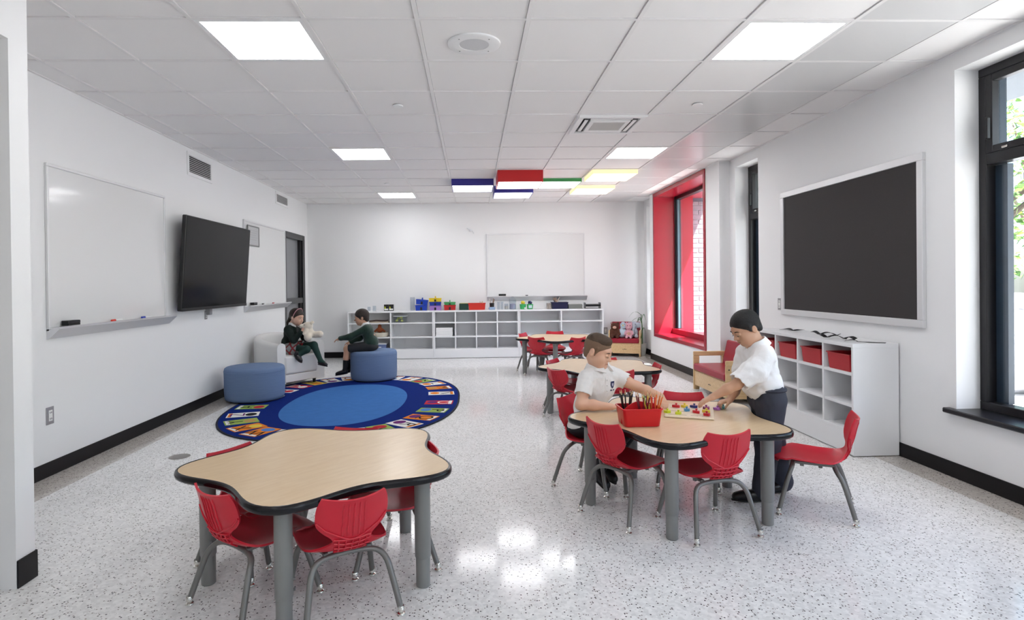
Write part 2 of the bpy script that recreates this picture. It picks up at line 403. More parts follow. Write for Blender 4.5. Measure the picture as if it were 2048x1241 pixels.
# ---- coloured light boxes hanging under the ceiling
def light_box(c, r, depth, col, label, name, translucent=False):
    x0, x1, y0, y1 = c * G + 0.015, (c + 1) * G - 0.015, r * G + 0.015, (r + 1) * G - 0.015
    if c == 1 and r == 7: pass
    o = empty('light_box', ((x0 + x1) / 2, (y0 + y1) / 2, CE), 0, label, 'ceiling light', 'coloured light boxes')
    hx, hy = (x1 - x0) / 2, (y1 - y0) / 2; z0 = -depth; tk = 0.012
    m = mat('light_box_' + name, col, 0.4) if not translucent else mat('light_box_' + name, col, 0.4, emit=(1.0, 0.84, 0.45), es=0.45)
    for (a, b, c2, d) in ((-hx, hx, -hy, -hy + tk), (-hx, hx, hy - tk, hy), (-hx, -hx + tk, -hy + tk, hy - tk), (hx - tk, hx, -hy + tk, hy - tk)):
        MB().box(a, b, c2, d, z0, 0).build('side_panel', m, o)
    MB().box(-hx + tk, hx - tk, -hy + tk, hy - tk, z0 + 0.001, z0 + 0.02).build('diffuser', M_LEDB, o)
light_box(1, 7, 0.152, (0.62, 0.015, 0.018), 'deep red box light hanging from the ceiling, largest of the coloured boxes', 'red')
light_box(0, 8, 0.095, (0.035, 0.03, 0.27), 'blue box light left of the red box under the ceiling', 'blue')
light_box(2, 8, 0.050, (0.06, 0.36, 0.11), 'shallow green box light right of the red box under the ceiling', 'green')
light_box(1, 9, 0.105, (0.035, 0.03, 0.27), 'blue box light behind and below the red box under the ceiling', 'blue')
light_box(3, 7, 0.055, (0.85, 0.70, 0.38), 'pale yellow glowing box light, nearer of the two yellow ones', 'yellow', True)
light_box(3, 9, 0.050, (0.85, 0.70, 0.38), 'pale yellow glowing box light, farther of the two yellow ones', 'yellow', True)

# ---- speaker, sprinkler covers, air conditioner
o = empty('ceiling_speaker', (0.313, 0.335, CE), 0, 'round white ceiling speaker with perforated grille at the top centre', 'speaker')
MB().lathe([(0.086, 0.003), (0.090, -0.006), (0.150, -0.009), (0.158, -0.005), (0.160, 0.003)], 48).build('bezel', M_PANELF, o, 30)
M_GRILLE = mat('speaker_grille', (0.62, 0.62, 0.63), 0.6, noise=(900, 0.3))
MB().lathe([(0.0, -0.004), (0.05, -0.0045), (0.088, -0.003), (0.088, 0.003)], 40).build('grille', M_GRILLE, o)
for k in range(4):
    a = PI / 4 + k * PI / 2; MB().lathe([(0.004, -0.0095), (0.0, -0.0105)][::-1] + [(0.004, -0.008)], 10, c=(0.125 * math.cos(a), 0.125 * math.sin(a), 0)).build('screw', M_GREY, o)
for (x, y, l) in ((-0.297, 1.557, 'flat white sprinkler cover on the ceiling tile left of the speaker'), (2.137, 1.532, 'flat pinkish-edged sprinkler cover on the ceiling near the right light panel'), (-0.914, 5.238, 'tiny far sprinkler cover between the two rear left light panels')):
    o = MB().lathe([(0.0, -0.012), (0.036, -0.012), (0.041, -0.009), (0.041, -0.003), (0.030, -0.003), (0.030, 0.003)], 32).build('sprinkler_cover', M_PANELF, None, 30, (x, y, CE)); tag(o, l, 'sprinkler', 'sprinkler covers')
o = empty('ceiling_air_conditioner', (2 * G, 3 * G, CE), 0, 'white square cassette air conditioner recessed in the ceiling', 'air conditioner')
a = MB(); e = 0.006; a.box(e, G - e, e, 0.055, -0.02, 0.02, b=.004); a.box(e, G - e, G - 0.055, G - e, -0.02, 0.02, b=.004); a.box(e, 0.055, 0.055, G - .055, -0.02, 0.02, b=.004); a.box(G - .055, G - e, .055, G - .055, -0.02, .02, b=.004)
a.build('fascia_frame', M_PANELF, o)
MB().box(.05, G - .05, .05, G - .05, 0.0, .02).build('duct_recess', M_BLACK, o)
inn = MB()
inn.box(.125, G - .125, .125, .165, -.026, .0, b=.004); inn.box(.125, G - .125, G - .165, G - .125, -.026, 0, b=.004); inn.box(.125, .165, .165, G - .165, -.026, 0, b=.004); inn.box(G - .165, G - .125, .165, G - .165, -.026, 0, b=.004)
inn.build('inner_panel', M_PANELF, o)
for (x0, x1, y0, y1) in ((.12, G - .12, .075, .105), (.12, G - .12, G - .105, G - .075), (.075, .105, .12, G - .12), (G - .105, G - .075, .12, G - .12)):
    MB().box(x0, x1, y0, y1, -.018, -.012).build('louvre', M_PANELF, o)
M_SLAT = mat('grille_slat', (0.62, 0.60, 0.58), .5)
for k in range(14):
    MB().box(.165, G - .165, .172 + k * .0195, .180 + k * .0195, -.022, -.006).build('grille_slat', M_SLAT, o)

# ---- wall vents (left wall)
def vent(y0, y1, z0, z1, label):
    o = empty('air_vent', (XL, (y0 + y1) / 2, (z0 + z1) / 2), 0, label, 'air vent', 'wall vents')
    hy, hz = (y1 - y0) / 2, (z1 - z0) / 2; w = 0.035
    f = MB(); f.box(0, .012, -hy, hy, -hz, -hz + w, b=.002); f.box(0, .012, -hy, hy, hz - w, hz, b=.002); f.box(0, .012, -hy, -hy + w, -hz + w, hz - w, b=.002); f.box(0, .012, hy - w, hy, -hz + w, hz - w, b=.002)
    f.build('frame', M_PANELF, o)
    MB().box(0.0, .002, -hy + w, hy - w, -hz + w, hz - w).build('recess', M_BLACK, o)
    n = 9; hh = (2 * hz - 2 * w)
    for k in range(n):
        zc = -hz + w + hh * (k + .5) / n
        MB().add([(.002, -hy + w, zc + .006), (.002, hy - w, zc + .006), (.012, hy - w, zc - .002), (.012, -hy + w, zc - .002), (.002, -hy + w, zc + .009), (.002, hy - w, zc + .009), (.012, hy - w, zc + .001), (.012, -hy + w, zc + .001)], [(0, 1, 2, 3), (7, 6, 5, 4), (3, 2, 6, 7), (1, 0, 4, 5)]).build('louvre', M_PANELF, o)
vent(2.945, 3.525, 2.455, 2.70, 'white louvred wall vent above the large television')
vent(5.68, 6.27, 2.53, 2.715, 'smaller far louvred wall vent above the second whiteboard')

# ------------------------------------------------------------------ windows
def window(name, hole, xin, xf, frame_mat, outer=0.45, transom=None, mull=(), fw=0.055, hood=True, liner=None, side=0.10):
    y0, y1, z0, z1 = hole
    o = empty(name, (xf, (y0 + y1) / 2, z0), 0, kind='structure'); ox, oy, oz = o.location
    def bx(nm, m, *a, b=0.0, par=o):
        q = MB().box(a[0] - ox, a[1] - ox, a[2] - oy, a[3] - oy, a[4] - oz, a[5] - oz, b=b).build(nm, m, par); return q
    d = 0.09
    bx('frame_head', frame_mat, xf, xf + d, y0, y1, z1 - fw, z1, b=.004)
    bx('frame_sill', frame_mat, xf, xf + d, y0, y1, z0, z0 + fw, b=.004)
    bx('frame_jamb', frame_mat, xf, xf + d, y0, y0 + fw, z0 + fw, z1 - fw, b=.004)
    bx('frame_jamb', frame_mat, xf, xf + d, y1 - fw, y1, z0 + fw, z1 - fw, b=.004)
    ys = [y0 + fw] + list(mull) + [y1 - fw]
    for m in mull: bx('mullion', frame_mat, xf, xf + d, m - .03, m + .03, z0 + fw, z1 - fw, b=.004)
    if transom: bx('transom', frame_mat, xf, xf + d, y0 + fw, y1 - fw, transom - .035, transom + .035, b=.004)
    for a, b2 in zip(ys[:-1], ys[1:]):
        if transom:
            sash = bx('sash', frame_mat, xf + .0, xf + .05, a, a + .045, transom + .035, z1 - fw, b=.004)
            bx('sash_stile', frame_mat, xf + .0, xf + .05, b2 - .045, b2, transom + .035, z1 - fw, b=.004, par=o)
            bx('sash_rail', frame_mat, xf + .0, xf + .05, a + .045, b2 - .045, transom + .035, transom + .08, b=.004)
            bx('sash_rail', frame_mat, xf + .0, xf + .05, a + .045, b2 - .045, z1 - fw - .045, z1 - fw, b=.004)
            bx('handle', M_BLACK, xf - .03, xf, b2 - .04, b2 - .02, (transom + .12), transom + .26, b=.006)
            bx('latch', M_CHROME, xf - .012, xf, b2 - .16, b2 - .12, transom + .045, transom + .06, b=.003)
            bx('pane', M_GLASS, xf + .045, xf + .051, a + .04, b2 - .04, transom + .075, z1 - fw - .04)
            bx('pane', M_GLASS, xf + .055, xf + .061, a, b2, z0 + fw, transom - .035)
        else:
            bx('pane', M_GLASS, xf + .055, xf + .061, a, b2, z0 + fw, z1 - fw)
    if hood:   # deep outer surround that shades the glass
        xo = xf + d + outer; m = liner or M_FRAMEO
        bx('surround_head', m, xf + d, xo, y0 - .03, y1 + .03, z1 - .01, z1 + .05)
        bx('surround_sill', m, xf + d, xo - .15, y0 - .03, y1 + .03, z0 - .05, z0 + .0)
        bx('surround_side', m, xf + d, xf + d + side, y0 - .03, y0 + .0, z0, z1 - .01)
        bx('surround_side', m, xf + d, xf + d + side, y1 - .0, y1 + .03, z0, z1 - .01)
    return o
XF = XR + 0.155
w1 = window('window_1', WIN_NEAR, XR, XF, M_FRAME, 0.40, 2.05, (-0.92,))
w2 = window('window_2', WIN_NAR, XR, XF, M_FRAME, 0.55, 2.05)
w4 = window('window_4', WIN_FAR, XR, XF, M_FRAME, 0.40, 2.05)
w5 = window('window_5', WIN_BACK, XR, XF, M_FRAME, 0.40, 2.05, (-4.8,))
# inner deep blue-grey return pieces beside the glass
for (yy) in (WIN_NEAR[1], WIN_NAR[1]):
    q = MB().box(XF + .062, XF + .10, yy - .14, yy - .052, .505, 2.01).build('return_panel', M_FRAMEO, w1 if yy < 1 else w2)
    q.matrix_parent_inverse = (w1 if yy < 1 else w2).matrix_world.inverted() if False else Matrix.Translation(-Vector((w1 if yy < 1 else w2).location))
# black sill slab under the near window
o = MB().box(XR - 0.045, XF + 0.01, WIN_NEAR[0] - .05, WIN_NEAR[1] + 0.065, WIN_NEAR[2] - 0.03, WIN_NEAR[2] + .002, b=.006).build('window_sill', mat('black_sill', (0.012, 0.012, 0.016), 0.3)); structure(o); o.name = 'trim_2'
o = MB().box(XR - 0.045, XF + 0.01, WIN_NAR[0] - .05, WIN_NAR[1] + 0.05, WIN_NAR[2] - 0.03, WIN_NAR[2] + .002, b=.006).build('trim_3', MATS['black_sill']); structure(o)
# red box window in the pier
xw = 3.60
w3 = window('window_3', (4.29, 6.34, 0.46, 2.675), XB, xw, M_FRAME, 0.56, None, (), 0.05, True, M_REDP, 0.22)
rl = empty('trim_4', (XB, 5.3, 0.4), 0, kind='structure')
def rbx(nm, x0, x1, y0, y1, z0, z1, b=.002):
    return MB().box(x0 - XB, x1 - XB, y0 - 5.3, y1 - 5.3, z0 - .4, z1 - .4, b=b).build(nm, M_REDP, rl)
y0, y1, z0, z1 = WIN_RED
rbx('lining_far', XB - .012, xw, y1 - .06, y1, z0, z1); rbx('lining_near', XB - .012, xw, y0, y0 + .06, z0, z1)
rbx('lining_head', XB - .012, xw, y0 + .06, y1 - .06, z1 - .06, z1); rbx('lining_sill', XB - .012, xw, y0 + .06, y1 - .06, z0, z0 + .05)
rbx('inner_kerb', xw - .05, xw + .06, y0 + .06, y1 - .06, z0 + .05, z0 + .13)
MB().box(xw - .004 - XB, xw - XB + .0, -1.02, 1.02, 2.24, 2.275).build('shadow_gap', M_FRAME, rl)
MB().box(.345, .375, y1 - .16 - 5.3, y1 - .06 - 5.3, .14, 2.22).build('return_panel', mat('teal_grey_return', (0.10, 0.17, 0.21), .4), rl)

# unseen slab added outside the wall to keep direct sun off the near windows
structure(MB().box(XR + .30, XR + 1.30, -9.5, 3.95, 2.75, 2.95).build('sun_block_slab', M_FRAMEO))
# ------------------------------------------------------------------ outside
M_GROUND = mat('pale_concrete', (0.72, 0.70, 0.67), 0.9, noise=(2.0, 0.15))
o = MB().box(XR + 0.3, 60, -40, 60, -0.5, -0.35).build('ground_outside', M_GROUND); structure(o); o.name = 'floor_outside'
M_BRICKA = mat('pale_brick', (0.26, 0.21, 0.24), 0.85, noise=(9, .2)); M_MORT = mat('mortar', (0.36, 0.34, 0.36), 0.9)
structure(MB().box(XR + .30, 4.33, 6.37, 8.0, 2.66, 2.74).build('brick_shade_slab', M_FRAMEO))  # unseen slab added beyond the red window to cast shade on the brick
bw = empty('wall_outside', (3.95, 6.78, -0.35), 0, kind='structure')
MB().box(0, 1.6, 0.012, .3, 0, 4.2).build('mortar_bed', M_MORT, bw)
me_br = MB().box(0, .21, 0, .02, 0, .07, b=.004).mesh('brick', M_BRICKA)
for r in range(38):
    for c in range(7):
        x = c * .225 + (.11 if r % 2 else 0)
        if x + .21 > 1.62: continue
        if 7 < r < 37 : link_mesh('brick', me_br, bw, (x, 0, r * .082 + .006))
M_LEAFS = [mat('leaf_light', (0.16, 0.30, 0.05), .6), mat('leaf_mid', (0.09, 0.20, 0.035), .6), mat('leaf_yellow', (0.30, 0.36, 0.08), .6)]
M_BARK = mat('bark', (0.10, 0.075, 0.055), .9, noise=(20, .4))
def tree(x, y, h, cr_, label, seed):
    rd = random.Random(seed)
    o = empty('tree', (x, y, -.35), 0, label, 'tree', 'trees outside the window')
    tr = MB(); tr.tube([(0, 0, 0), (.05, .02, h * .35), (-.03, .05, h * .7), (0, 0, h * .9)], [.14, .11, .07, .03], 8)
    for k in range(6):
        a = rd.uniform(0, 6.28); z = h * rd.uniform(.35, .75); tr.tube([(0, 0, z), (math.cos(a) * cr_ * .4, math.sin(a) * cr_ * .4, z + cr_ * .3), (math.cos(a) * cr_ * .75, math.sin(a) * cr_ * .75, z + cr_ * .45)], [.06, .04, .015], 6)
    tr.build('trunk', M_BARK, o, True)
    lf = MB()
    for k in range(2600):
        u = rd.gauss(0, 1), rd.gauss(0, 1), rd.gauss(0, 1); n = math.sqrt(sum(q * q for q in u)); rr = cr_ * rd.uniform(.35, 1.0)
        p = Vector((u[0] / n * rr, u[1] / n * rr, h * .68 + u[2] / n * rr * 1.15))
        s = rd.uniform(.05, .11); a = Vector((rd.gauss(0, 1), rd.gauss(0, 1), rd.gauss(0, 1))).normalized(); b = a.orthogonal().normalized()
        lf.add([p - a * s, p + b * s * .5, p + a * s, p - b * s * .5], [(0, 1, 2, 3)], rd.choice((0, 0, 1, 1, 2)))
    q = lf.build('foliage', M_LEAFS, o); q['kind'] = 'stuff'
tree(10.6, 8.2, 5.6, 2.2, 'leafy green tree seen through the near right window', 1)
tree(17.0, 14.0, 7.5, 3.2, 'taller green tree farther behind, seen through the near right window', 2)
tree(13.5, 3.0, 5.0, 2.2, 'dense tree at the back of the yard outside the right window', 5)
tree(10.5, -2.4, 5.0, 2.0, 'yard tree standing outside beyond the right edge', 3)
M_ROCK = mat('grey_rock', (0.40, 0.40, 0.42), .9, noise=(5, .4), bump=(12, .6, .05))
for i, (x, y, s) in enumerate(((8.3, 5.05, .75), (9.4, 6.35, 1.05), (8.4, 8.2, .8))):
    rd = random.Random(i + 20); m = MB().ell((0, 0, 0), (s, s * .8, s * .55), 14, 9)
    m.v = [tuple(Vector(p) * rd.uniform(.88, 1.1)) for p in m.v]
    tag(m.build('boulder', M_ROCK, None, False, (x, y, -.35 + s * .5)), ['grey boulder low outside the right window, nearest of the three', 'largest grey boulder outside the right window', 'grey boulder at the foot of the green tree outside'][i], 'rock', 'boulders outside')

# ------------------------------------------------------------------ boards, TV, door, outlets
def rail_frame(o, m, w, hy, z0, z1, d, axis='x', nm='frame_rail'):
    for a in ((-hy, hy, z0, z0 + w), (-hy, hy, z1 - w, z1), (-hy, -hy + w, z0 + w, z1 - w), (hy - w, hy, z0 + w, z1 - w)):
        q = MB()
        if axis == 'x': q.box(0, d, a[0], a[1], a[2], a[3], b=.003)
        elif axis == '-x': q.box(-d, 0, a[0], a[1], a[2], a[3], b=.003)
        else: q.box(a[0], a[1], -d, 0, a[2], a[3], b=.003)
        q.build(nm, m, o)
def whiteboard(loc, w, z0, z1, axis, label, tray_off=0.0):
    o = empty('whiteboard', loc, 0, label, 'whiteboard', 'whiteboards'); h = w / 2
    rail_frame(o, M_ALUL, .022, h, z0, z1, .022, axis)
    p = MB()
    if axis == 'x': p.box(0, .014, -h + .02, h - .02, z0 + .02, z1 - .02)
    else: p.box(-h + .02, h - .02, -.014, 0, z0 + .02, z1 - .02)
    p.build('writing_surface', M_BOARD, o)
    t = MB(); L = h + (.055 if axis == 'x' else 0.03)
    prof = [(0.0, z0 + .012), (.085, z0 + .03), (.092, z0 + .022), (.092, z0 + .016), (.018, z0 - .052), (0.0, z0 - .055)]
    vs = [(a, -h, b) for a, b in prof] + [(a, h + (L - h), b) for a, b in prof]; n = len(prof)
    if axis != 'x': vs = [(v[1], -v[0], v[2]) for v in vs]
    t.add(vs, [tuple(range(n)), tuple(range(n, 2 * n))[::-1]] + [(i, n + i, n + (i + 1) % n, (i + 1) % n) for i in range(n)])
    t.build('pen_tray', M_ALU, o); return o
whiteboard((XL, 1.685, 0), 1.56, 1.0, 2.16, 'x', 'large nearest whiteboard with aluminium frame and pen tray on the left wall')
whiteboard((XL, 5.24, 0), 1.66, 1.015, 2.155, 'x', 'second whiteboard on the left wall, beyond the television')
whiteboard((1.43, YB, 0), 1.77, 1.04, 2.19, 'y', 'wide whiteboard on the back wall above the low shelves')
def eraser(loc, rz, label):
    o = empty('whiteboard_eraser', loc, rz, label, 'eraser', 'whiteboard erasers')
    MB().box(-.065, .065, -.026, .026, .012, .035, b=.004).build('handle', M_BLACK, o); MB().box(-.063, .063, -.024, .024, 0, .012).build('felt', mat('felt', (.03, .03, .03), .95), o)
def marker(loc, rz, col, nm, label):
    o = empty('marker', loc, rz, label, 'marker', 'whiteboard markers')
    m = mat('marker_' + nm, col, .35)
    MB().tube([(-.02, 0, .009), (.07, 0, .009)], .009, 12).build('barrel', mat('marker_white', (.85, .85, .85), .35), o, True)
    MB().tube([(-.065, 0, .009), (-.019, 0, .009)], [.0085, .0095], 12).build('cap', m, o, True)
XT = XL + .052
eraser((XT, 1.08, 1.031), PI / 2, 'black whiteboard eraser on the tray of the nearest whiteboard')
marker((XT, 1.62, 1.025), -PI / 2 + PI, (.75, .04, .02), 'red', 'red-capped marker on the tray of the nearest whiteboard')
marker((XT, 2.05, 1.025), PI / 2, (.02, .05, .45), 'blue', 'blue-capped marker on the tray of the nearest whiteboard')
eraser((XT, 4.62, 1.047), PI / 2, 'black eraser on the tray of the second whiteboard')
marker((XT, 5.0, 1.04), PI / 2, (.02, .02, .02), 'black', 'black-capped marker on the tray of the second whiteboard')
marker((XT, 5.42, 1.04), PI / 2, (.5, .02, .02), 'darkred', 'dark red marker on the tray of the second whiteboard')
eraser((.82, YB - .055, 1.072), 0, 'black eraser on the tray of the back whiteboard')
marker((1.30, YB - .055, 1.066), 0, (.02, .02, .02), 'black', 'black marker on the tray of the back whiteboard')

# TV
tv = empty('television', (XL, 3.405, 1.055), 0, 'large black flat television tilted forward on the left wall', 'television')
ang = math.atan2(.065, .94)
def tvb(nm, m, *a, b=0.0, par=tv):
    q = MB().box(*a, b=b); q.xf(Matrix.Translation((.10, 0, 0)) @ Matrix.Rotation(ang, 4, 'Y')); return q.build(nm, m, par)
tvb('cabinet', M_BLACK, -.045, 0, -.82, .82, 0, .945, b=.008)
tvb('screen', M_SCREEN, 0, .003, -.812, .812, .03, .937)
tvb('bezel', M_BLACK, 0, .006, -.82, .82, 0, .03, b=.002)
MB().box(0, .10, -.2, .2, .35, .65).build('wall_mount', M_BLACK, tv)
MB().box(0, .05, -.08, -.02, -.07, .01, b=.006).build('sensor_bar', mat('grey_plastic', (.25, .25, .26), .5), tv)
# small framed notice hung on second whiteboard
o = empty('framed_notice', (XL + .022, 4.70, 1.96), 0, 'small grey framed notice hanging on the second whiteboard', 'frame')
rail_frame(o, M_GREY, .016, .205, -.135, .135, .014); MB().box(0, .008, -.19, .19, -.12, .12).build('sheet', mat('notice_sheet', (.52, .52, .53), .6), o)
for k in range(5): MB().box(.0082, .0086, -.14, .14 - .03 * (k % 3), .07 - k * .03, .074 - k * .03).build('print_line', mat('notice_print', (.40, .40, .41), .7), o)
# door
M_DOORF = mat('door_frame_grey', (.055, .055, .058), .4); M_DOORG = mat('door_grey_panel', (.23, .235, .25), .3)
d = empty('door_1', (XL, 6.625, 0), 0, kind='structure')
MB().box(-.12, .008, -.555, -.47, 0, 2.16, b=.003).build('frame_jamb', M_DOORF, d); MB().box(-.12, .008, .43, .555, 0, 2.16, b=.003).build('frame_jamb', M_BLACK, d); MB().box(-.12, .008, -.47, .43, 2.07, 2.16, b=.003).build('frame_head', M_DOORF, d)
MB().box(-.10, -.002, -.47, .43, 1.0, 1.09, b=.003).build('mid_rail', M_DOORF, d)
MB().box(-.09, -.06, -.47, .43, 1.09, 2.07).build('upper_panel', M_DOORG, d); MB().box(-.09, -.06, -.47, .43, 0, 1.0).build('lower_panel', M_DOORG, d)
MB().box(-.06, -.02, .35, .43, 1.09, 2.07).build('stop', M_BLACK, d); MB().box(-.06, -.02, .35, .43, 0, 1.0).build('stop', M_BLACK, d)
# outlets
M_PLATE = mat('grey_steel_plate', (.38, .37, .38), .4, .5); M_OUT = mat('outlet_white', (.82, .82, .80), .4)
def outlet(loc, axis, label, s=1.0, box=False):
    o = empty('wall_outlet', loc, 0, label, 'outlet', 'wall outlets'); h, w = .06 * s, .036 * s
    def pb(nm, m, d0, d1, a0, a1, z0, z1, b=0.0):
        if axis == 'x': MB().box(d0, d1, a0, a1, z0, z1, b=b).build(nm, m, o)
        elif axis == '-x': MB().box(-d1, -d0, a0, a1, z0, z1, b=b).build(nm, m, o)
        else: MB().box(a0, a1, -d1, -d0, z0, z1, b=b).build(nm, m, o)
    pb('plate', M_PLATE, 0, .006, -w, w, -h, h, .002); pb('socket_face', M_OUT, .006, .009, -w * .5, w * .5, -h * .62, h * .62, .001)
    for z in (.5, -.5):
        pb('slot', M_BLACK, .009, .0094, -w * .25, -w * .12, z * h * .7 - .006, z * h * .7 + .006); pb('slot', M_BLACK, .009, .0094, w * .12, w * .25, z * h * .7 - .006, z * h * .7 + .006)
outlet((XL, .925, .417), 'x', 'grey-plated wall outlet low on the left wall below the nearest whiteboard')
outlet((2.685, YB, .42), 'y', 'wall outlet on the back wall right of the low shelves')
outlet((XR, 2.66, 1.055), '-x', 'switch plate beside the lower left corner of the dark notice board')
outlet((XL, 3.33, .985), 'x', 'small outlet box just under the television', .8)
# clear hook ornament on back wall
o = MB(); o.tube([(-.06, 0, .05), (-.02, -.02, .02), (.03, -.015, 0), (.06, -.02, -.05)], .008, 8); o.ell((0, -.02, .01), (.03, .015, .025), 10, 6)
tag(o.build('clear_wall_hook', mat('clear_acrylic', (.75, .77, .80), .15), None, True, (.264, YB - .02, 2.247)), 'small clear acrylic hook on the back wall left of the whiteboard', 'hook')
# floor cover plate
tag(MB().lathe([(.075, -.001), (.075, .001), (.07, .002), (0, .002)], 32).build('floor_cover_plate', mat('steel_cover', (.34, .32, .30), .4, .6), None, True, (-1.96, 1.33, 0.001)), 'round metal cover plate set in the floor left of the front table', 'cover plate')
# dark notice board (right wall)
nb = empty('notice_board', (XR, 1.66, 0), 0, 'big dark charcoal notice board with aluminium frame on the right wall', 'notice board')
rail_frame(nb, M_ALUL, .055, .935, .955, 2.168, .028, '-x'); MB().box(-.016, 0, -.89, .89, 1.0, 2.12).build('felt_surface', M_NBOARD, nb)

# ------------------------------------------------------------------ shelves
def panel(o, nm, *a, m=None, b=.0015): return MB().box(*a, b=b).build(nm, m or M_WHITE, o)
TK = .022
def shelf_unit(o, W_, D, H, cols_, shelves, plinth):
    """front faces -y, x from 0..W_, back at y=D"""
    panel(o, 'side_panel', 0, TK, 0, D, 0.006, H - .028); panel(o, 'side_panel', W_ - TK, W_, 0, D, 0.006, H - .028)
    panel(o, 'top_panel', 0, W_, -.004, D, H - .028, H)
    panel(o, 'back_panel', TK, W_ - TK, D - .008, D, plinth, H - .028, m=M_WHITEB)
    panel(o, 'plinth', TK, W_ - TK, .004, .024, .006, plinth); panel(o, 'bottom_shelf', TK, W_ - TK, .004, D - .008, plinth, plinth + TK)
    cw = (W_ - TK * (cols_ + 1)) / cols_
    for k in range(1, cols_): x = TK + k * cw + (k - 1) * TK; panel(o, 'divider', x, x + TK, .003, D - .008, plinth + TK, H - .028)
    for k in range(cols_):
        x = TK + k * (cw + TK)
        for z in shelves: panel(o, 'shelf', x, x + cw, .006, D - .008, z - TK, z)
SH_Y, SH_H = 7.062, .835
for i, (x0, nc, lb) in enumerate(((-1.885, 2, 'white low open bookshelf with bins, left unit on the back wall'), (-.395, 4, 'white twelve-cubby shelf, middle unit on the back wall'), (1.095, 2, 'white low open bookshelf, right unit on the back wall behind the far table'))):
    o = empty('low_shelf', (x0, SH_Y, 0), 0, lb, 'shelf', 'low white shelf units'); shelf_unit(o, 1.487, YB - .01 - SH_Y, SH_H, nc, (.385, .632), .145)
# right cubby
cb = empty('cubby_shelf', (3.052, 2.47, 0), -PI / 2, 'white twelve-cubby shelf with red baskets under the dark notice board', 'shelf', 'low white shelf units')
CW = 1.49; CD = XR - .01 - 3.052; CH = .826
shelf_unit(cb, CW, CD, CH, 4, (.378, .61), .165)
M_PIN = mat('pin_hole', (.12, .12, .12), .6)
for k in range(1, 4):
    x = TK + k * ((CW - 5 * TK) / 4 + TK)
    for zz in (.24, .29, .33, .45, .50, .55): MB().tube([(x - TK - .0008, .07, zz), (x - TK, .07, zz)], .004, 8).build('pin_hole', M_PIN, cb)
for zz in (.24, .29, .33, .45, .50, .55): MB().tube([(CW - TK - .0008, .07, zz), (CW - TK, .07, zz)], .004, 8).build('pin_hole', M_PIN, cb)
# red woven baskets
def basket(name, w, d, h, m, tex=None, taper=.92):
    o = empty(name)
    def ring(s, z, ins): a, b = w / 2 * s - ins, d / 2 * s - ins; return [(-a, -b, z), (a, -b, z), (a, b, z), (-a, b, z)]
    v = ring(taper, 0, 0) + ring(1, h, 0) + ring(1, h, .006) + ring(taper, .006, .006)
    f = [(3, 2, 1, 0)]
    for k in range(3):
        for i in range(4): j = (i + 1) % 4; f.append((k * 4 + i, k * 4 + j, k * 4 + 4 + j, k * 4 + 4 + i))
    f.append((12, 13, 14, 15)); MB().add(v, f).build('body', m, o)
    rm = MB(); a, b = w / 2 + .004, d / 2 + .004; rm.tube([(-a, -b, h), (a, -b, h), (a, b, h), (-a, b, h), (-a, -b, h)], .005, 6); rm.build('rim', m, o)
    return o
M_BASK = bpy.data.materials.new('red_woven'); M_BASK.use_nodes = True
_nt = M_BASK.node_tree; _b = _nt.nodes['Principled BSDF']; _b.inputs['Base Color'].default_value = (.50, .020, .030, 1); _b.inputs['Roughness'].default_value = .45
_tc = _nt.nodes.new('ShaderNodeTexCoord'); _mp = _nt.nodes.new('ShaderNodeMapping'); _mp.inputs['Rotation'].default_value = (.78, .78, 0); _br = _nt.nodes.new('ShaderNodeTexChecker'); _br.inputs['Scale'].default_value = 130
_bp = _nt.nodes.new('ShaderNodeBump'); _bp.inputs['Strength'].default_value = .8; _bp.inputs['Distance'].default_value = .003
_nt.links.new(_tc.outputs['Object'], _mp.inputs[0]); _nt.links.new(_mp.outputs[0], _br.inputs[0]); _nt.links.new(_br.outputs['Fac'], _bp.inputs['Height']); _nt.links.new(_bp.outputs[0], _b.inputs['Normal'])
bk = basket('red_basket', .27, .28, .125, M_BASK)
BL = ['red woven basket in the top cubby nearest the camera', 'red woven basket in the second top cubby from the camera', 'red woven basket in the third top cubby from the camera', 'red woven basket in the farthest top cubby behind the boy']
for k in range(4):
    o = bk if k == 0 else copy_tree(bk)
    cwc = (CW - 5 * TK) / 4; xc = TK + (3 - k) * (cwc + TK) + cwc / 2
    o.location = (3.052 + .15, 2.47 - xc, .611); o.rotation_euler = (0, 0, PI / 2); tag(o, BL[k], 'basket', 'red cubby baskets')

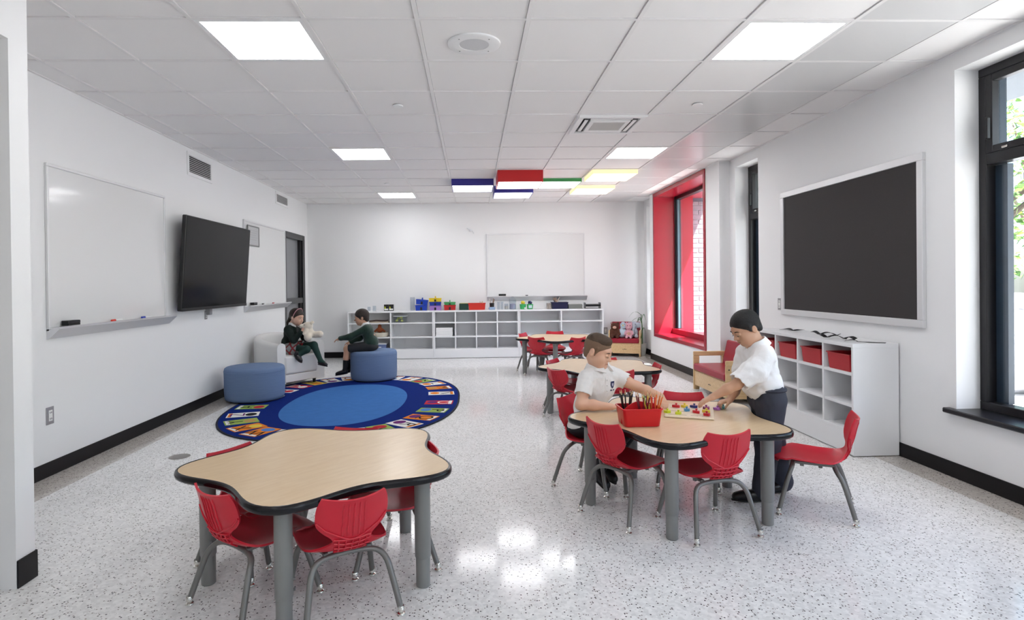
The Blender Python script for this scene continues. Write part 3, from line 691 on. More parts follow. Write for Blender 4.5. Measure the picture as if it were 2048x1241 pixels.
# ------------------------------------------------------------------ tables
def lobe(th, ins=0.0): return .545 + .072 * math.cos(5 * th) + .006 * math.cos(10 * th) - ins
NT = 120
def make_table(TH):
    o = empty('activity_table')
    out = [(lobe(2 * PI * i / NT), 2 * PI * i / NT) for i in range(NT)]
    P = [(r * math.cos(a), r * math.sin(a)) for r, a in out]
    def off(d):
        q = []
        for i in range(NT):
            x0, y0 = P[i - 1]; x1, y1 = P[(i + 1) % NT]; tx, ty = x1 - x0, y1 - y0; l = math.hypot(tx, ty); q.append((P[i][0] - ty / l * d, P[i][1] + tx / l * d))
        return q
    top = MB(); inn = off(.014)
    top.prism(inn, TH - .024, TH - .0005); top.build('top_surface', M_TOP, o)
    e = MB(); prof = [(.014, 0.0), (.008, .0015), (.002, -.004), (0.0, -.012), (0.0, -.02), (.003, -.028), (.010, -.033), (.03, -.034), (.03, -.026)]
    rings = [[(x, y, TH + dz) for x, y in off(dd)] for dd, dz in prof]
    vs = [p for r in rings for p in r]; fs = []
    for k in range(len(prof) - 1):
        for i in range(NT): j = (i + 1) % NT; fs.append((k * NT + i, (k + 1) * NT + i, (k + 1) * NT + j, k * NT + j))
    e.add(vs, fs); e.build('edge_band', M_EDGE, o, 60)
    MB().prism(off(.02), TH - .030, TH - .0245).build('underside', mat('table_underside', (.10, .09, .08), .7), o)
    for k in range(5):
        a = 2 * PI * k / 5; x, y = .495 * math.cos(a), .495 * math.sin(a)
        l = MB().lathe([(.031, .125), (.034, .13), (.034, TH - .03)], 24, c=(x, y, 0)).build('leg', M_GREY, o, 40)
        MB().lathe([(.026, 0), (.030, .004), (.0305, .126)], 24, c=(x, y, 0)).build('leg_insert', M_GREY, l, 40)
        for zz in (.15, .19): MB().tube([(x + .033 * math.cos(a + 2.0), y + .033 * math.sin(a + 2.0), zz), (x + .041 * math.cos(a + 2.0), y + .041 * math.sin(a + 2.0), zz)], .006, 8).build('bolt', M_GREY, l)
        # bracket fins under the top
        for s in (-1, 1):
            w = a + PI + s * .75; d0, d1 = .032, .10
            b = MB(); nx, ny = -math.sin(w) * .003, math.cos(w) * .003
            A = [(x + d0 * math.cos(w), y + d0 * math.sin(w), TH - .03), (x + d1 * math.cos(w), y + d1 * math.sin(w), TH - .03), (x + d0 * math.cos(w), y + d0 * math.sin(w), TH - .075)]
            b.add([(p[0] + nx, p[1] + ny, p[2]) for p in A] + [(p[0] - nx, p[1] - ny, p[2]) for p in A], [(0, 1, 2), (5, 4, 3), (0, 3, 4, 1), (1, 4, 5, 2), (2, 5, 3, 0)]); b.build('bracket', M_GREY, l)
    return o
TABLES = [((-.397, -.513), 49.9, .512, 'empty five-lobed maple table with black edge in the left foreground'),
          ((1.458, .160), 32.6, .512, 'five-lobed maple table where two boys play, with red pencil caddy'),
          ((1.543, 2.627), 38.0, .462, 'five-lobed maple table behind the seated boy'),
          ((1.515, 5.23), 41.0, .512, 'farthest five-lobed maple table in front of the white shelves')]
_tc_cache = {}
for (c, ph, TH, lb) in TABLES:
    o = make_table(TH); o.location = (c[0], c[1], 0); o.rotation_euler = (0, 0, math.radians(ph)); tag(o, lb, 'table', 'five-lobed activity tables')

# ------------------------------------------------------------------ chairs
def make_chair():
    o = empty('school_chair')
    prof = [(.212, .290, .115), (.208, .306, .150), (.17, .317, .166), (.08, .312, .172), (-.03, .305, .170), (-.095, .308, .155), (-.135, .325, .112), (-.158, .352, .074), (-.170, .380, .080), (-.180, .410, .108), (-.191, .445, .133), (-.201, .49, .138), (-.211, .535, .133), (-.220, .570, .120)]
    N, Mx = 44, 19; S = cr(prof, N); grid = []
    for i, (y, z, w) in enumerate(S):
        s = i / (N - 1); back = min(1, max(0, (z - .33) / .08)); row = []
        for j in range(Mx):
            t = -1 + 2 * j / (Mx - 1); xx = w * t
            yy = y + back * .034 * t * t * (w / .135) ** 2
            zz = z + (1 - back) * (.014 * (abs(t) ** 3) * (1 if y < .12 else .2) - .004 * (1 - t * t)) - (back * .016 * (1 - t * t) * max(0, (z - .52) / .05) if z > .52 else 0)
            if y > .15: yy -= .035 * t * t * (y - .15) / .06
            row.append(Vector((xx, yy, zz)))
        grid.append(row)
    def nrm(i, j):
        a = grid[min(i + 1, N - 1)][j] - grid[max(i - 1, 0)][j]; b = grid[i][min(j + 1, Mx - 1)] - grid[i][max(j - 1, 0)]
        return b.cross(a).normalized()   # + = sitting side up
    th = .0045; top = []; bot = []
    for i in range(N):
        for j in range(Mx):
            n = nrm(i, j); n = -n if (n.z < -.2 or (abs(n.z) <= .5 and n.y < 0 and i > N // 2)) else n
            top.append(grid[i][j] + n * th); bot.append(grid[i][j] - n * th)
    vs = top + bot; K = N * Mx; fs = []
    for i in range(N - 1):
        for j in range(Mx - 1):
            a, b, c, d = i * Mx + j, i * Mx + j + 1, (i + 1) * Mx + j + 1, (i + 1) * Mx + j
            fs.append((a, b, c, d)); fs.append((K + d, K + c, K + b, K + a))
    def rim(seq):
        for a, b in zip(seq[:-1], seq[1:]): fs.append((a, K + a, K + b, b))
    rim([i * Mx for i in range(N)][::-1]); rim([i * Mx + Mx - 1 for i in range(N)]); rim([j for j in range(Mx)]); rim([(N - 1) * Mx + j for j in range(Mx)][::-1])
    sh = MB().add(vs, fs).build('seat_shell', M_RED, o, 50)
    bm = bmesh.new(); bm.from_mesh(sh.data); bmesh.ops.recalc_face_normals(bm, faces=bm.faces); bm.to_mesh(sh.data); bm.free()
    # ribs on the rear of the backrest and a lattice at the waist
    def P(s, t, d):
        i = min(N - 1, int(s * (N - 1))); u = s * (N - 1) - i; i2 = min(N - 1, i + 1); jf = (t + 1) / 2 * (Mx - 1); j = min(Mx - 2, int(jf)); v = jf - j
        p = (grid[i][j] * (1 - v) + grid[i][j + 1] * v) * (1 - u) + (grid[i2][j] * (1 - v) + grid[i2][j + 1] * v) * u
        n = nrm(i, j); n = -n if n.y > 0 else n
        return p + n * d
    for k in range(5):
        x = -.040 + .02 * k; pts = []
        for q in range(13):
            s = .63 + (.955 - .63) * q / 12; w = S[min(N - 1, int(s * (N - 1)))][2]; pts.append(P(s, x / w, th + .0005))
        MB().tube(pts, [.0006] + [.0038] * 11 + [.0006], 6).build('back_rib', M_RED, sh, True)
    lip = [P(.80 - .20 * (1 - t * t) ** .8, t * .98, th + .002) for t in [-1 + 2 * k / 14 for k in range(15)]]
    MB().tube(lip, .0042, 6).build('panel_lip', M_RED, sh, True)
    for q in range(4):
        s = .44 + q * .055; w = S[int(s * (N - 1))][2]; ww = min(.07, w * .96)
        MB().tube([P(s, t * ww / w, th + .004) for t in (-1, -.5, 0, .5, 1)], .004, 6).build('waist_bar', M_RED, sh, True)
    for k in range(5):
        x = -.052 + .026 * k; MB().tube([P(s, x / S[int(s * (N - 1))][2], th + .004) for s in (.44, .48, .52, .56, .605)], .0035, 6).build('waist_bar', M_RED, sh, True)
    # bent tube legs with chrome glides
    def leg(sx, rear):
        s = -1 if rear else 1
        if rear: pts = [(.183, -.190, .022), (.160, -.150, .165), (.148, -.130, .225), (.128, -.110, .258), (.098, -.100, .273), (.05, -.096, .280), (0, -.095, .282)]
        else: pts = [(.180, .175, .022), (.158, .140, .17), (.147, .122, .235), (.128, .110, .270), (.10, .105, .285), (.05, .102, .291), (0, .10, .292)]
        pts = [(sx * p[0], p[1], p[2]) for p in cr(pts, 16)]
        l = MB().tube(pts, .0122, 10).build('leg', M_GREYL, o, True)
        x, y = pts[0][0], pts[0][1]
        MB().lathe([(.012, .0), (.017, .003), (.016, .009), (.009, .014), (.009, .018), (.0138, .020), (.0138, .036), (.012, .040)], 14, c=(x, y, 0)).build('glide', M_CHROME, l, True)
    for sx in (-1, 1):
        leg(sx, True); leg(sx, False)
        MB().box(sx * .085 - .01, sx * .085 + .01, -.10, .11, .280, .296, b=.003).build('seat_rail', M_GREYL, o)
        for yy in (-.03, .06): MB().box(sx * .085 - .008, sx * .085 + .008, yy - .01, yy + .01, .268, .282, b=.003).build('rail_pad', M_GREYL, o)
    return o
CH = make_chair()
def tpos(i, ang, r):  # around table i
    c = TABLES[i][0]; a = math.radians(ang); return c[0] + r * math.cos(a), c[1] + r * math.sin(a), a + PI / 2
CHAIRS = [  # x, y, facing in degrees, height factor, label
 (-0.619, -0.760, 52.9, 0.895, 'red chair at the front-left side of the empty foreground table'),
 (-0.256, -0.830, 116.9, 0.895, 'red chair seen from behind at the front of the empty foreground table'),
 (-0.105, -0.425, -168.8, 0.895, 'red chair on the right side of the empty foreground table, seat visible under the edge'),
 (-0.389, -0.140, -97.3, 0.895, 'red chair on the far side of the empty foreground table, only its top edge showing'),
 (-0.742, -0.417, -30.6, 0.895, 'red chair at the back-left of the empty foreground table, its top rail showing'),
 (1.050, 0.530, -38.0, 0.970, 'red chair the boy in the polo shirt sits on'),
 (1.140, 0.022, 32.0, 0.970, 'red chair in front of the pencil caddy, back turned to the camera'),
 (1.505, -0.165, 103.0, 0.970, 'red chair at the front of the boys\' table, rear of its backrest facing the camera'),
 (2.205, 0.040, 151.0, 0.970, 'red chair pulled out sideways at the right of the boys\' table'),
 (1.650, 0.530, -106.0, 0.970, 'red chair on the far side of the boys\' table behind the puzzle board'),
 (1.222, 2.406, 34.0, 0.860, 'red chair left of the seated boy at the table behind him'),
 (1.598, 2.311, 104.0, 0.860, 'red chair directly behind the boy\'s outstretched arm'),
 (1.910, 2.530, 177.0, 0.860, 'red chair seen side-on at the right end of the table behind the boy'),
 (1.680, 2.870, -95.0, 0.860, 'red chair behind the boy\'s face, on the far side of the second table'),
 (1.270, 2.860, -37.0, 0.860, 'red chair with pinkish top edge at the far left of the second table'),
 (1.265, 5.080, 56.0, 0.970, 'red chair in front of the farthest table, left one'),
 (1.642, 4.980, 117.0, 0.970, 'red chair in front of the farthest table, right one near the boy\'s hair'),
 (1.190, 5.490, -31.0, 0.970, 'pinkish red chair at the left end of the farthest table'),
 (1.520, 5.680, -100.0, 0.970, 'red chair behind the farthest table, against the white shelves'),
 (1.940, 5.330, -175.0, 0.970, 'red chair at the right end of the farthest table, mostly hidden'),
]
for i, (x, y, fd, zs, lb) in enumerate(CHAIRS):
    o = CH if i == 0 else copy_tree(CH)
    o.location = (x, y, 0); o.rotation_euler = (0, 0, math.radians(fd - 90)); o.scale = (1, 1, zs); tag(o, lb, 'chair', 'red school chairs')

# ------------------------------------------------------------------ rug
RUGC = (-1.08, 3.41); RA, RBY = 1.21, 1.735
def selp(a, b, n, k=96, c=(0, 0)):
    out = []
    for i in range(k):
        t = 2 * PI * i / k; ct, st = math.cos(t), math.sin(t)
        out.append((c[0] + a * math.copysign(abs(ct) ** (2 / n), ct), c[1] + b * math.copysign(abs(st) ** (2 / n), st)))
    return out
rug = empty('alphabet_rug', (RUGC[0], RUGC[1], 0.0012), 0, 'oval blue alphabet rug with lighter blue centre and letter pictures round its edge', 'rug')
M_RUGB = mat('rug_dark_blue', (.004, .020, .165), .95, spec=.1, bump=(900, .5, .002), noise=(30, .15))
M_RUGL = mat('rug_light_blue', (.05, .165, .44), .95, spec=.1, bump=(900, .5, .002), noise=(12, .12))
M_RUGE = mat('rug_binding', (.006, .008, .02), .9)
MB().prism(selp(RA, RBY, 2.45), 0, .008).build('binding', M_RUGE, rug)
MB().prism(selp(RA - .018, RBY - .018, 2.45), .0, .0095).build('field', M_RUGB, rug)
MB().prism(selp(.635, 1.115, 2.25, c=(-.02, -.11)), .0, .0105).build('centre', M_RUGL, rug)
RC = {'w': (.80, .79, .76), 'o': (.72, .22, .03), 'g': (.30, .42, .10), 'r': (.50, .03, .05), 'y': (.70, .52, .08), 'b': (.08, .22, .55), 'p': (.14, .03, .16), 't': (.45, .28, .10), 'k': (.02, .02, .02), 'd': (.03, .13, .04), 'm': (.55, .08, .25)}
RM = {k: mat('rug_pic_' + k, v, .95, spec=.1) for k, v in RC.items()}
# letters run round the edge; A sits by the nearer ottoman
ANG = {}
def fl_ang(x, y): return math.atan2((y - RUGC[1]) / RBY, (x - RUGC[0]) / RA)
order = 'ABCDEFGHIJKLMNOPQRSTUVWXYZ'
LOOK = {'A': 'g r', 'B': 'w b', 'C': 'w r', 'D': 'r w', 'E': 'y o', 'F': 'w p', 'G': 'w o', 'H': 'w r', 'I': 'w b', 'J': 'w o', 'K': 'g r', 'L': 'w o', 'M': 'o t', 'N': 'w o', 'O': 'r p', 'P': 'g b', 'Q': 'o p', 'R': 'w p', 'S': 'g r', 'T': 'w b', 'U': 'r w', 'V': 'w d', 'W': 'o b', 'X': 'o y', 'Y': 'g t', 'Z': 'w k'}
for i, ch in enumerate(order):
    s = (i + 0.35) / 26.0
    t = math.radians(193) - 2 * PI * s      # clockwise seen from above
    # equalise arc length approx by ellipse parameter
    ct, st = math.cos(t), math.sin(t); n = 2.45
    px, py = (RA - .215) * math.copysign(abs(ct) ** (2 / n), ct), (RBY - .215) * math.copysign(abs(st) ** (2 / n), st)
    nx, ny = ct / RA, st / RBY; nx, ny = math.copysign(abs(nx), px), math.copysign(abs(ny), py)
    gx = math.copysign(abs(px / RA) ** (n - 1), px) / RA; gy = math.copysign(abs(py / RBY) ** (n - 1), py) / RBY
    rot = math.atan2(gy, gx)
    bg, ac = LOOK[ch].split()
    hl, hw = .150, .098
    p = MB().box(-hl, hl, -hw, hw, 0, .0112).build('letter_panel', RM[bg], rug, False, (px, py, 0), rot)
    MB().box(hl - .045, hl - .012, -hw + .012, hw - .012, .0112, .0118).build('panel_stripe', RM['w'] if bg != 'w' else RM['o'], p)
    MB().lathe([(.055, .0112), (.055, .0119), (0, .0119)], 16).xf(Matrix.Translation((-.075, .01, 0)) @ Matrix.Diagonal((1, 1.2, 1, 1))).build('picture', RM[ac], p)
    tm = text_mesh(ch, .20); tm.materials.clear(); tm.materials.append(RM['k'] if bg in 'wgyo' and ac != 'k' else RM['w'] if ac != 'k' else RM['p'])
    link_mesh('letter', tm, p, (.045, 0, .0122), -PI / 2)

# ------------------------------------------------------------------ ottomans
M_OTT = bpy.data.materials.new('blue_fabric'); M_OTT.use_nodes = True
_nt = M_OTT.node_tree; _b = _nt.nodes['Principled BSDF']; _b.inputs['Roughness'].default_value = .85; _b.inputs['Specular IOR Level'].default_value = .2
_tc = _nt.nodes.new('ShaderNodeTexCoord'); _mp = _nt.nodes.new('ShaderNodeMapping'); _mp.inputs['Scale'].default_value = (3, 3, 90); _n = _nt.nodes.new('ShaderNodeTexNoise'); _n.inputs['Scale'].default_value = 3; _n.inputs['Detail'].default_value = 6
_mx = _nt.nodes.new('ShaderNodeMix'); _mx.data_type = 'RGBA'; _mx.inputs[6].default_value = (.125, .185, .32, 1); _mx.inputs[7].default_value = (.175, .25, .40, 1)
_nt.links.new(_tc.outputs['Object'], _mp.inputs[0]); _nt.links.new(_mp.outputs[0], _n.inputs['Vector']); _nt.links.new(_n.outputs[0], _mx.inputs[0]); _nt.links.new(_mx.outputs[2], _b.inputs['Base Color'])
def ottoman(x, y, r, h, z, label):
    o = empty('ottoman', (x, y, z), 0, label, 'ottoman', 'round blue ottomans')
    MB().lathe([(r * .9, .012), (r * .965, .02), (r * .985, .05), (r, .12), (r, h - .055), (r * .995, h - .03), (r * .975, h - .010), (r * .93, h), (r * .5, h + .008), (0, h + .010)], 56).build('cushion_body', M_OTT, o, 60)
    MB().tube([(r * 1.0 * math.cos(a), r * 1.0 * math.sin(a), h - .045) for a in [2 * PI * k / 48 for k in range(49)]], .003, 6, caps=False).build('seam', M_OTT, o, True)
    MB().lathe([(r * .86, 0), (r * .86, .014)], 40).build('base', M_BLACK, o)
ottoman(-2.20, 3.56, .325, .375, .012, 'round blue fabric ottoman nearer the left wall, empty')
ottoman(-1.065, 4.84, .312, .395, .012, 'round blue fabric ottoman the boy in the green sweater sits on')

# ------------------------------------------------------------------ white tub chair
M_TUB = mat('white_vinyl', (.76, .75, .73), .42, bump=(60, .05, .002))
tc_ = empty('tub_chair', (-2.20, 4.66, .0), math.radians(-36 + 0), 'white rounded tub armchair the girl sits in', 'armchair')
def rrect(hx, hy, r, n=8):
    P = []
    for cx, cy, a0 in ((hx - r, hy - r, 0), (-hx + r, hy - r, 90), (-hx + r, -hy + r, 180), (hx - r, -hy + r, 270)):
        for k in range(n + 1): a = math.radians(a0 + 90 * k / n); P.append((cx + r * math.cos(a), cy + r * math.sin(a)))
    return P
# shell: U-shaped wall swept, front faces local +x
path = cr([(.33, -.30, .56), (.12, -.315, .575), (-.12, -.30, .61), (-.27, -.20, .65), (-.325, 0, .665), (-.27, .20, .65), (-.12, .30, .61), (.12, .315, .575), (.33, .30, .56)], 41)
tk = .055
sv = []; ns = 14
for i, p in enumerate(path):
    a = path[min(i + 1, 40)] - path[max(i - 1, 0)]; l = math.hypot(a[0], a[1]); nx, ny = a[1] / l, -a[0] / l   # outward
    h = p[2]; sec = [(tk, .07), (tk, h - .05), (tk * .85, h - .018), (tk * .4, h - .002), (0, h + .002), (-tk * .4, h - .002), (-tk * .85, h - .018), (-tk, h - .05), (-tk, .07)]
    for d, z in sec: sv.append((p[0] + nx * d, p[1] + ny * d, z))
    ns = len(sec)
fs = [(i * ns + k, i * ns + (k + 1) % ns, (i + 1) * ns + (k + 1) % ns, (i + 1) * ns + k) for i in range(40) for k in range(ns)] + [tuple(range(ns)), tuple(40 * ns + k for k in range(ns))[::-1]]
q = MB().add(sv, fs).build('tub_shell', M_TUB, tc_, 60)
_m = q.modifiers.new('b', 'BEVEL'); _m.width = .012; _m.segments = 3; _m.limit_method = 'ANGLE'
seat = MB().box(-.27, .345, -.255, .255, .17, .405, b=.02).build('seat_cushion', M_TUB, tc_); _m = seat.modifiers.new('b', 'BEVEL'); _m.width = .03; _m.segments = 4
for p in seat.data.polygons: p.use_smooth = True
MB().box(-.27, .335, -.25, .25, .07, .168, b=.008).build('front_rail', M_TUB, tc_)
for sx in (-.24, .28):
    for sy in (-.24, .24): MB().lathe([(.018, 0), (.024, .07)], 12, c=(sx, sy, 0.011)).build('foot', M_BLACK, tc_)

# ------------------------------------------------------------------ wooden couch under the narrow window and small far armchair
def wood_seat(name, loc, rz, Wd, D, label, cat, back_z=.59):
    """faces local -y; x across"""
    o = empty(name, loc, rz, label, cat); h = Wd / 2; t = .022
    for s in (-1, 1):
        x = s * h; x0, x1 = (x - t / 2, x + t / 2)
        arm = MB(); arm.box(x0, x1, 0, D, .40, .455, b=.006); arm.box(x0, x1, 0, .07, 0, .40, b=.004); arm.box(x0, x1, D - .09, D, 0, .40, b=.004); arm.box(x0, x1, .07, D - .09, .05, .30, b=.004)
        arm.build('arm_frame', M_MAPLE, o)
        for (yy, zz) in ((.035, .12), (.035, .36), (D - .045, .12), (D - .045, .36)): MB().tube([(x + s * t / 2, yy, zz), (x + s * (t / 2 + .002), yy, zz)], .008, 10).build('bolt_cap', M_BLACK, o)
    MB().box(-h + t / 2, h - t / 2, .012, .032, .055, .225, b=.003).build('drawer_front', M_MAPLE, o)
    lg = MB(); lg.box(-.028, .028, .0105, .012, .125, .130); lg.box(-.034, -.028, .0105, .012, .122, .132); lg.box(.028, .034, .0105, .012, .122, .132); lg.box(-.008, .008, .0105, .012, .130, .134); lg.build('maker_mark', M_BLACK, o)
    MB().box(-h + t / 2, h - t / 2, .02, D - .02, .215, .235).build('seat_board', M_MAPLE, o)
    c = MB().box(-h + t / 2 + .003, h - t / 2 - .003, -.005, D - .07, .236, .315, b=.012).build('seat_cushion', M_REDD, o)
    b = MB().box(-h + t / 2 + .003, h - t / 2 - .003, -.04, .03, 0, .29, b=.012); b.xf(Matrix.Translation((0, D - .06, .30)) @ Matrix.Rotation(-.22, 4, 'X')); b.build('back_cushion', M_REDD, o)
    return o
wood_seat('wooden_couch', (2.93, 3.33, 0), -PI / 2, .90, .44, 'maple couch with dark red cushions behind the standing boy', 'couch')
wood_seat('wooden_armchair', (2.91, 6.93, 0), math.radians(-20), .52, .34, 'small maple armchair with red cushions holding plush toys', 'armchair')

# ------------------------------------------------------------------ smooth implicit surfaces for soft bodies (people, plush toys)
class Sdf:
    def __init__(s, h): s.h = h; s.p = []; s.noise = None
    def rc(s, a, b, ra, rb=None, k=.02, sub=False):
        s.p.append(('c', np.array(a, float), np.array(b, float), ra, ra if rb is None else rb, k, sub)); return s
    def ch(s, pts, rs, k=.02):
        for i in range(len(pts) - 1): s.rc(pts[i], pts[i + 1], rs[i], rs[i + 1], k)
        return s
    def el(s, c, r, ax=None, k=.02, sub=False):
        A = np.eye(3) if ax is None else np.array([np.array(v, float) / np.linalg.norm(v) for v in ax])
        s.p.append(('e', np.array(c, float), np.array(r, float), A, k, sub)); return s
    def field(s):
        lo = np.full(3, 1e9); hi = -lo
        for q in s.p:
            if q[-1]: continue
            if q[0] == 'c': r = max(q[3], q[4]); lo = np.minimum(lo, np.minimum(q[1], q[2]) - r); hi = np.maximum(hi, np.maximum(q[1], q[2]) + r)
            else: e = np.sqrt(((q[3] * q[2][:, None]) ** 2).sum(0)); lo = np.minimum(lo, q[1] - e); hi = np.maximum(hi, q[1] + e)
        h = s.h; lo -= 5 * h; hi += 5 * h
        n = np.ceil((hi - lo) / h).astype(int) + 1
        F = np.full(n, 1.0, np.float32)
        axs = [lo[i] + h * np.arange(n[i]) for i in range(3)]
        for q in s.p:
            k = max(q[-2], 1e-4)
            if q[0] == 'c': r = max(q[3], q[4]); a = np.minimum(q[1], q[2]) - r; b = np.maximum(q[1], q[2]) + r
            else: e = np.sqrt(((q[3] * q[2][:, None]) ** 2).sum(0)); a = q[1] - e; b = q[1] + e
            m = k + 4 * h; i0 = np.clip(np.floor((a - m - lo) / h).astype(int), 0, n); i1 = np.clip(np.ceil((b + m - lo) / h).astype(int) + 1, 0, n)
            if (i1 <= i0).any(): continue
            sl = tuple(slice(i0[j], i1[j]) for j in range(3))
            X = axs[0][sl[0]][:, None, None]; Y = axs[1][sl[1]][None, :, None]; Z = axs[2][sl[2]][None, None, :]
            if q[0] == 'c':
                ab = q[2] - q[1]; l2 = max(ab @ ab, 1e-12)
                px, py, pz = X - q[1][0], Y - q[1][1], Z - q[1][2]
                t = np.clip((px * ab[0] + py * ab[1] + pz * ab[2]) / l2, 0, 1)
                d = np.sqrt((px - t * ab[0]) ** 2 + (py - t * ab[1]) ** 2 + (pz - t * ab[2]) ** 2) - (q[3] + (q[4] - q[3]) * t)
            else:
                px, py, pz = X - q[1][0], Y - q[1][1], Z - q[1][2]; A = q[3]; r = q[2]
                u = [(px * A[i][0] + py * A[i][1] + pz * A[i][2]) for i in range(3)]
                k0 = np.sqrt(sum((u[i] / r[i]) ** 2 for i in range(3))); k1 = np.sqrt(sum((u[i] / r[i] ** 2) ** 2 for i in range(3))) + 1e-9
                d = k0 * (k0 - 1) / k1
            f = F[sl]
            if q[-1]:
                d = -d; w = np.maximum(k - np.abs(f - d), 0) / k; F[sl] = np.maximum(f, d) + w * w * k * .25
            else:
                w = np.maximum(k - np.abs(f - d), 0) / k; F[sl] = np.minimum(f, d) - w * w * k * .25
        if s.noise:
            amp, fr = s.noise; X = axs[0][:, None, None]; Y = axs[1][None, :, None]; Z = axs[2][None, None, :]
            F = F + amp * (np.sin(fr * X + 2 * np.sin(fr * .7 * Y)) * np.sin(fr * 1.1 * Y + 1.7 * np.sin(fr * .6 * Z)) * np.sin(fr * .9 * Z + 1.3 * np.sin(fr * .8 * X))).astype(np.float32)
        return F, lo
    def mesh(s, name, m):
        F, lo = s.field(); h = s.h; n = F.shape; I = F < 0
        c = np.zeros((n[0] - 1, n[1] - 1, n[2] - 1), np.int8)
        for dx in (0, 1):
            for dy in (0, 1):
                for dz in (0, 1): c += I[dx:n[0] - 1 + dx, dy:n[1] - 1 + dy, dz:n[2] - 1 + dz]
        mix = (c > 0) & (c < 8); ci = np.argwhere(mix); idx = np.full(mix.shape, -1, np.int64); idx[mix] = np.arange(len(ci))
        acc = np.zeros((len(ci), 3)); cnt = np.zeros(len(ci))
        cor = [(dx, dy, dz) for dx in (0, 1) for dy in (0, 1) for dz in (0, 1)]
        val = {o: F[ci[:, 0] + o[0], ci[:, 1] + o[1], ci[:, 2] + o[2]] for o in cor}
        for a in cor:
            for ax in range(3):
                if a[ax]: continue
                b = list(a); b[ax] = 1; b = tuple(b); va, vb = val[a], val[b]; cr_ = (va < 0) != (vb < 0)
                t = np.where(cr_, va / np.where(va == vb, 1, va - vb), 0); p = np.tile(np.array(a, float), (len(ci), 1)); p[:, ax] += t
                acc[cr_] += p[cr_]; cnt[cr_] += 1
        V = lo + h * (ci + acc / cnt[:, None])
        fs = []
        for ax in range(3):
            u, v = (ax + 1) % 3, (ax + 2) % 3
            sa = [slice(None)] * 3; sb = [slice(None)] * 3; sa[ax] = slice(0, -1); sb[ax] = slice(1, None)
            A, B = I[tuple(sa)], I[tuple(sb)]; e = np.argwhere(A != B)
            e = e[(e[:, u] > 0) & (e[:, v] > 0) & (e[:, u] < n[u] - 1) & (e[:, v] < n[v] - 1)]
            ins = A[e[:, 0], e[:, 1], e[:, 2]]
            def g(du, dv): q = e.copy(); q[:, u] -= du; q[:, v] -= dv; return idx[q[:, 0], q[:, 1], q[:, 2]]
            Q = np.stack([g(1, 1), g(0, 1), g(0, 0), g(1, 0)], 1); Q[~ins] = Q[~ins][:, ::-1]; fs.append(Q)
        Q = np.concatenate(fs)
        # light laplacian smoothing
        for _ in range(2):
            S = np.zeros_like(V); C = np.zeros(len(V))
            for a, b in ((0, 1), (1, 2), (2, 3), (3, 0)):
                np.add.at(S, Q[:, a], V[Q[:, b]]); np.add.at(S, Q[:, b], V[Q[:, a]]); np.add.at(C, Q[:, a], 1); np.add.at(C, Q[:, b], 1)
            V = V * .55 + .45 * S / C[:, None]
        me = bpy.data.meshes.new(name); me.vertices.add(len(V)); me.vertices.foreach_set('co', V.astype(np.float32).ravel())
        me.loops.add(len(Q) * 4); me.loops.foreach_set('vertex_index', Q.astype(np.int32).ravel())
        me.polygons.add(len(Q)); me.polygons.foreach_set('loop_start', np.arange(len(Q), dtype=np.int32) * 4)
        me.polygons.foreach_set('use_smooth', np.ones(len(Q), bool)); me.update(calc_edges=True); me.validate()
        me.materials.append(m); return me
    def build(s, name, m, parent=None):
        o = bpy.data.objects.new(name, s.mesh(name, m)); COL.objects.link(o)
        if parent is not None:
            o.parent = parent; o.matrix_parent_inverse = Matrix.Translation(-Vector(parent.location))
        return o
def V3(*a): return np.array(a, float)
def unit(v): v = np.array(v, float); return v / np.linalg.norm(v)
class Frame:
    def __init__(s, c, f, u=(0, 0, 1), k=1.0):
        s.c = V3(*c); s.f = unit(f); u = V3(*u); s.r = unit(np.cross(s.f, u)); s.u = np.cross(s.r, s.f); s.k = k
    def __call__(s, r, f, u): return s.c + s.k * (r * s.r + f * s.f + u * s.u)
    def ax(s): return (s.r, s.f, s.u)
def world_part(mb, name, m, parent, smooth=True):
    o = mb.build(name, m, parent, smooth); o.matrix_parent_inverse = Matrix.Translation(-Vector(parent.location)); return o

